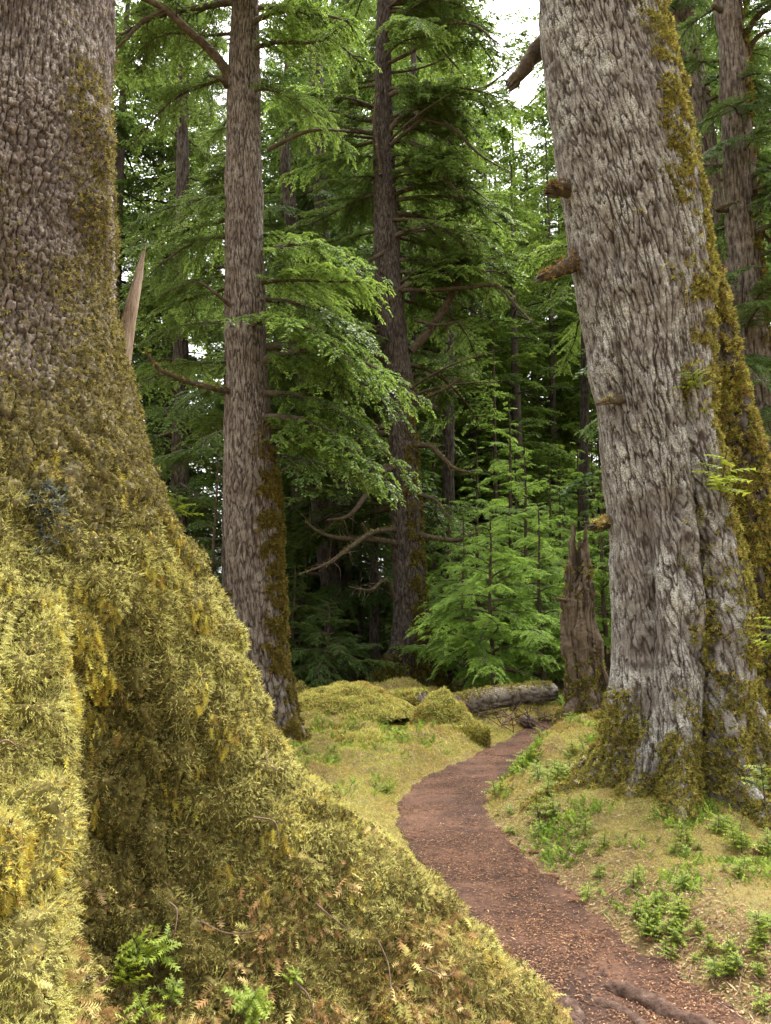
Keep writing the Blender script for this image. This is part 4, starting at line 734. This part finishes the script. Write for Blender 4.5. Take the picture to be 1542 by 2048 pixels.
def mound(name, label, pxx, pyy, Y, rx, h, n, seed, cat, lean=0.):
    p = W(pxx, pyy, Y); x0 = p[0]; g0 = gz(x0, Y)-.05; t = thing(name, (x0, Y, g0), label, cat)
    th = np.linspace(0, 2*np.pi, 73); s = np.linspace(0, 1, 50)[:, None]
    Pm = np.stack([rx*s*np.cos(th), rx*.9*s*np.sin(th), h*(((1-s)**1.2*(1+.35*s) if h > .5 else (1-s)**.75*(1-.25*s))-.12*s*s-.55*s**4)*(1+0*th)], -1); Pm = Pm+nrm(Pm*[1, 1, .6]+[0, 0, .15])*((.16*fbm(Pm*2.6+x0, 3, seed)+.07*pn(Pm*8, seed+1))*(.35+.65*np.minimum(1, s*2)))[..., None]; Pm[:, -1] = Pm[:, 0]
    link('core', mesh('core', Pm.reshape(-1, 3), [grid_faces(50, 73)], M_ground, smooth=True), t)
    N = -grid_normals(Pm); N = np.where(N[..., 2:] < -.2, -N, N)
    tt = dict(P=Pm+[x0, Y, g0], N=N, T=np.repeat(th[None], 50, 0), Z=Pm[..., 2]); r = np.random.default_rng(seed)
    p, nn, i, j = sample_grid(tt['P'], np.ones(Pm.shape[:2]), n, r); nn = N[i, j]; X = tuft_dirs(nn, .8, .2, .8, r)
    V, C = instance(YARNP, p, X, nrm(nn+.6*r.normal(size=nn.shape)), .042*(.6+.8*r.random(n)), pick(PAL, wts(p), n, r))
    link('moss', mesh('moss', V, [tri_idx(len(V))], M_moss, col=C), t, True); return t
mound('mossy_stump', 'pointed stump wholly coated in yellow moss at the near end of the fallen log', 888, 1472, 10.3, .75, .60, 26000, 111, 'stump', .0)
mound('moss_hummock', 'broad low moss hummock behind the cross lying mossy log', 690, 1450, 11.0, .95, .26, 24000, 112, 'hummock')
mound('moss_hummock', 'small moss hummock between the cross lying log and the path nose', 740, 1505, 9.0, .5, .2, 10000, 113, 'hummock')
mound('moss_hummock', 'dark holed moss hummock in front of the cross lying log', 690, 1500, 9.2, .35, .22, 6000, 114, 'hummock')
mound('moss_hummock', 'rounded moss boulder beside the foot of the straight hemlock', 600, 1400, 13.5, .4, .3, 5000, 115, 'hummock')
# tangle of dead twigs under the log
r = np.random.default_rng(5); tv = []; tf = []; tcp_ = []; off = 0
for k in range(60):
    p = W(r.uniform(965, 1090), r.uniform(1424, 1452), r.uniform(10.6, 12)); d = r.normal(size=3); d[2] *= .5; d = d/np.linalg.norm(d)*r.uniform(.12, .4); b = r.normal(size=3)*.06
    v, f, c = tube(np.array([p-d, p+b, p+d]), [.004, .007, .003], 4, off); tv.append(v); tf.append(f); tcp_.append(c); off += len(v)
o = link('dead_twigs', mesh('dead_twigs', np.vstack(tv), [np.vstack(tf), np.vstack(tcp_)], noise_mat('dead_twig_bark', [(52, 38, 32), (84, 64, 54), (116, 94, 82)], 20))); tag(o, 'tangle of dead reddish twigs under the fallen log', 'twigs', kind='stuff')
# ------------------------------------------------------------------ seedlings
def seedling_mesh(seed, n=9, H=1.0):
    r = np.random.default_rng(seed); VV = []; tt = []
    for k in range(n):
        z = H*(.25+.7*k/n); a = k*2.4+r.normal()*.3; L = H*(.75-.4*k/n)*r.uniform(.7, 1.2); el = r.uniform(.05, .5); X = np.array([[math.cos(a)*math.cos(el), math.sin(a)*math.cos(el), math.sin(el)]])
        V, C = instance(T_frond(9, .30, .3, .08, .13), np.array([[0, 0, z]]), X, np.array([[0, 0, 1.]]), L, np.ones((1, 3)), 1.)
        VV.append(V); tt.append(np.clip(np.tile(np.linspace(.3, .9, len(V)), 1)+r.normal()*.12, 0, 1))
    V = np.vstack(VV); n0 = len(V); v, f, c = tube(np.array([[0, 0, -.1], [.02, 0, H*.5], [0, 0, H]]), [.022, .018, .008], 4, n0)
    return mesh('seedling', np.vstack([V, v]), [tri_idx(n0), f, c], [M_seed, M_twig], v=np.r_[np.concatenate(tt), np.zeros(len(v))], mi=np.r_[np.zeros(n0//3), np.ones(len(f)+len(c))])
SEED = [seedling_mesh(500+i, 11+2*i) for i in range(5)]
def seedling(x, y, z, s, label, grp, name='hemlock_seedling', rx=0):
    o = link(name, random.choice(SEED)); o.location = (x, y, z); o.scale = (s, s, s*random.uniform(.8, 1.1)); o.rotation_euler = (random.gauss(rx, .15), random.gauss(0, .15), random.uniform(0, 6.28)); return tag(o, label, 'seedling', grp)
random.seed(9)
for (x0, x1, y0, y1, n, s0, lab, grp) in [(985, 1190, 1545, 1650, 60, .13, 'small green hemlock seedling in the moss between the path and the giant trunk', 'seedlings at the path edge by the giant'), (1130, 1300, 1680, 1840, 54, .09, 'bright green seedling growing in the litter below the giant trunk', 'seedlings below the giant'), (1300, 1542, 1650, 1760, 34, .11, 'green seedling at the mossy foot of the giant trunk', 'seedlings at the giant foot'), (1290, 1480, 1780, 1900, 36, .085, 'lime green seedling on the orange moss right of the path', 'seedlings right of the path'), (1400, 1542, 1880, 2040, 44, .08, 'lime green seedling on the orange moss at the lower right corner', 'seedlings at lower right'),
                                      (600, 780, 1500, 1580, 18, .10, 'low green seedling in the moss left of the path', 'seedlings left of the path'), (680, 980, 1490, 1510, 14, .10, 'green seedling beside the cross lying mossy log', 'seedlings by the mossy log'), (1070, 1200, 1450, 1490, 16, .16, 'green seedling in front of the snag', 'seedlings by the snag'), (1180, 1240, 1400, 1450, 6, .3, 'leafy green seedling at the snag foot', 'seedlings at snag foot')]:
    cl = [(random.uniform(x0, x1), random.uniform(y0, y1)) for _ in range(max(3, n//6))]
    for k in range(int(n*1.02)):
        c_ = random.choice(cl); qx = random.gauss(c_[0], (x1-x0)*.06); qy = random.gauss(c_[1], (y1-y0)*.09)
        g_ = G(qx, qy, .1)
        if path_dist(np.array([g_[0]]), np.array([g_[1]]))[0] < .06: continue
        seedling(g_[0], g_[1], gz(g_[0], g_[1])-.01, s0*random.choice([.4, .55, .7, .8, 1.0, 1.25]), lab, grp)
for pxx, pyy, Y, s, lab in [(1440, 1012, 5.68, .46, 'hemlock seedling with flat bright sprays rooted on the giant trunk at mid height'), (1395, 790, 5.72, .24, 'little hemlock seedling rooted high on the mossy giant trunk'), (478, 1300, 8.9, .2, 'bright green sprig beside the straight hemlock trunk'), (350, 1045, 8.0, .4, 'bright hemlock sprig showing beyond the edge of the mossy spruce'), (1560, 1330, 5.6, .35, 'bright green sprig at the right edge beside the giant base'), (1530, 1600, 5.0, .22, 'leafy green sprig at right edge before the mossy hollow')]:
    p = W(pxx, pyy, Y); seedling(p[0], p[1], p[2], s, lab, None)
for pxx, pyy, Y, s in [(270, 1935, 2.0, .13), (300, 1960, 1.95, .12), (480, 1985, 2.0, .10), (510, 2000, 1.98, .1), (240, 1975, 1.85, .11), (290, 2020, 1.9, .1), (340, 1990, 1.95, .08), (560, 1975, 2.05, .06)]:
    # rests on the root flare: step along the ray to the moss surface
    Pf = tr['P'].reshape(-1, 3)[::3]; d_ = W(pxx, pyy, 1.0)-np.array([0, 0, CAMZ]); d_ /= np.linalg.norm(d_); q = Pf-np.array([0, 0, CAMZ]); tpar = q@d_; off_ = np.linalg.norm(q-tpar[:, None]*d_, axis=1); kk = np.where((off_ < .03) & (tpar > .8))[0]
    if len(kk):
        b_ = Pf[kk[np.argmin(tpar[kk])]]; seedling(b_[0]+.02, b_[1]-.02, b_[2], s, 'small bright hemlock seedling in the mossy hollow at the spruce foot', 'seedlings at the spruce foot', rx=.5)
# ------------------------------------------------------------------ roots, cones, sticks on the path
def groundline(pts, r0, lift): return [np.array([*G(a, b, .03)[:2], 0])+[0, 0, gz(*G(a, b, .03)[:2])+lift] for a, b in pts]
def surf_thing(name, label, cat, pts, rr, mat, seed, lift=.0, ns=9, lump=.3, grp=None):
    big = max(rr) > .009; m_ = 110 if big else 20; ns = 22 if big else 5
    P = smooth_path(groundline(pts, rr, lift), m_); rd = np.interp(np.linspace(0, 1, m_), np.linspace(0, 1, len(rr)), rr); P[:, 2] += (.22*rd-(.03*(1-np.minimum(1, np.minimum(np.arange(m_), np.arange(m_)[::-1])/14.)) if big else 0)); r_ = np.random.default_rng(seed)
    if big: P = P+.5*rd[:, None]*np.stack([pn(np.stack([np.arange(m_)*.11, np.full(m_, seed*1.3), np.full(m_, q*7.)], -1)) for q in range(3)], -1)*[1, 1, .4]
    v, f, c = tube(P, rd, ns, 0, lump, seed); b = P[0].copy()
    if big: v = v+nrm(v-np.vstack([np.repeat(P, ns, 0), P[:1]-1e-3, P[-1:]-1e-3]))*(.10*max(rr)*fbm(v*np.array([60, 60, 60]), 3, seed)+.12*max(rr)*pn(v*18, seed))[:, None]
    o = link(name, mesh(name, v-b, [f, c], mat, smooth=True)); o.location = b; return tag(o, label, cat, grp)
for i, (lab, pts, rr) in enumerate([('thick worn root with pale scuffed bark crossing the path at lower right', [(1195, 1945), (1240, 1965), (1290, 1985), (1340, 2010), (1400, 2030), (1470, 2050)], [.016, .042, .046, .04, .034, .028]),
        ('curved worn root running toward the bottom edge of the path', [(1165, 1955), (1190, 1980), (1230, 1995), (1270, 2015), (1290, 2050), (1300, 2090)], [.01, .024, .028, .028, .026, .02]),
        ('short root stub under the moss at bottom right of the mossy root', [(1100, 1975), (1130, 1995), (1150, 2020), (1160, 2050)], [.025, .04, .035, .02]),
        ('long dark root lying along the right verge of the path', [(1040, 1785), (1080, 1800), (1130, 1815), (1180, 1828), (1205, 1838)], [.006, .016, .018, .014, .006]),
        ('thin pale root above the long dark root on the path verge', [(1045, 1752), (1080, 1758), (1115, 1768)], [.006, .012, .006]),
        ('low worn root hump above the thick root on the path', [(1180, 1940), (1210, 1932), (1240, 1940)], [.01, .02, .01]),
        ('root at the bottom edge beside the curved worn root', [(1230, 2030), (1260, 2050), (1290, 2080)], [.014, .018, .014]),
        ('small dark root at far right of the path bottom', [(1415, 2015), (1440, 2030), (1470, 2055)], [.006, .012, .01]), ('flat root crossing the path at the far bend', [(940, 1572), (965, 1575), (985, 1580)], [.008, .02, .008])]):
    surf_thing('root', lab, 'root', pts, rr, M_root, 200+i)
r = np.random.default_rng(8)
M_stick = noise_mat('dry_stick', [(74, 56, 44), (108, 88, 72), (142, 122, 102)], 30)
for i in range(46):
    a, b = [(r.uniform(860, 1160), r.uniform(1600, 1800)), (r.uniform(1060, 1400), r.uniform(1690, 1990)), (r.uniform(1180, 1500), r.uniform(1640, 1860))][i % 3]; an = r.uniform(0, 6.28); l = r.uniform(10, 38)
    surf_thing('stick', 'thin dry stick lying on the litter of path and verge', 'stick', [(a, b), (a+l*math.cos(an)*.5+r.normal()*2, b+l*.25*math.sin(an)), (a+l*math.cos(an), b+l*.5*math.sin(an))], [.003, .004, .002], M_stick, 300+i, .008, 5, .1, 'sticks on the path')
Pf = tr['P'].reshape(-1, 3); Nf = tr['N'].reshape(-1, 3)
def on_spruce(a_, b_):
    d_ = W(a_, b_, 1.0)-np.array([0, 0, CAMZ]); d_ /= np.linalg.norm(d_); q = Pf-np.array([0, 0, CAMZ]); tpar = q@d_; m_ = np.where((np.linalg.norm(q-tpar[:, None]*d_, axis=1) < .03) & (tpar > .6))[0]
    return Pf[m_[np.argmin(tpar[m_])]]+.025*nrm(-d_+[0, 0, .6]) if len(m_) else None
for i, (x0, y0, x1, y1) in enumerate([(765, 1900, 800, 1985), (600, 1950, 650, 2040), (200, 1960, 260, 1920), (545, 1500, 565, 1560), (0, 1480, 55, 1484), (640, 1800, 690, 1850), (420, 1850, 520, 1870), (860, 1930, 930, 1960), (520, 1640, 560, 1700), (330, 1800, 345, 1880)]):
    P3 = [on_spruce(x0+(x1-x0)*t, y0+(y1-y0)*t+2*math.sin(5*t+i)) for t in (0, .5, 1)]
    if any(p is None for p in P3): continue
    v, f, c = tube(smooth_path(P3, 14), np.linspace(.0035, .0015, 14), 5, 0, .2, i); o = link('twig', mesh('twig', v-P3[0], [f, c], M_stick, smooth=True)); o.location = P3[0]; tag(o, 'thin dry twig caught on the moss of the spruce root', 'twig', 'twigs on the mossy root')
# spruce cones: overlapping scales on a spindle
cv = []; cf = []; off = 0; Lc = .07
v, f, c = tube(np.stack([np.linspace(-.035, .035, 9), np.zeros(9), np.zeros(9)], -1), .011*np.sin(np.linspace(.35, 2.9, 9)), 8); cv.append(v); cf += [f, c]; off = len(v); sc = []
for k in range(60):
    t = k/60; a = k*2.4; x = -.032+.064*t; rad = .0125*math.sin(.4+2.4*t)+.002; e = np.array([0, math.cos(a), math.sin(a)]); s_ = np.array([0, -math.sin(a), math.cos(a)])*.0055
    q = np.array([x, 0, 0])+e*rad*.8; cv.append(np.array([q-s_, q+s_, q+s_*.7+[.009, 0, 0]+e*.004, q-s_*.7+[.009, 0, 0]+e*.004])); sc.append(np.arange(4)+off); off += 4
CONE = mesh('spruce_cone', np.vstack(cv), [np.vstack([cf[0], np.array(sc)]), cf[1]], noise_mat('cone_scales', [(84, 58, 42), (118, 84, 60), (146, 112, 84)], 40))
for a, b in [(1068, 1700), (1060, 1716), (1075, 1742), (1150, 1790), (1280, 1848), (1305, 1850), (1198, 1868), (1210, 1862), (1180, 1860), (1300, 1882), (1310, 1980), (1320, 1986), (1170, 1855), (940, 1575), (1030, 1690), (1255, 1888), (1330, 1700), (1520, 1772), (1050, 1730), (1110, 1745), (950, 1640), (1235, 1905)]:
    g_ = G(a, b, .03); o = link('spruce_cone', CONE); o.location = (g_[0], g_[1], gz(g_[0], g_[1])+.014); o.rotation_euler = (0, r.normal()*.15, r.uniform(0, 6.28)); s_ = r.uniform(.7, 1.05); o.scale = (s_, s_, s_)
    tag(o, 'brown spruce cone lying in the litter on the path and its verge', 'cone', 'cones on the path')
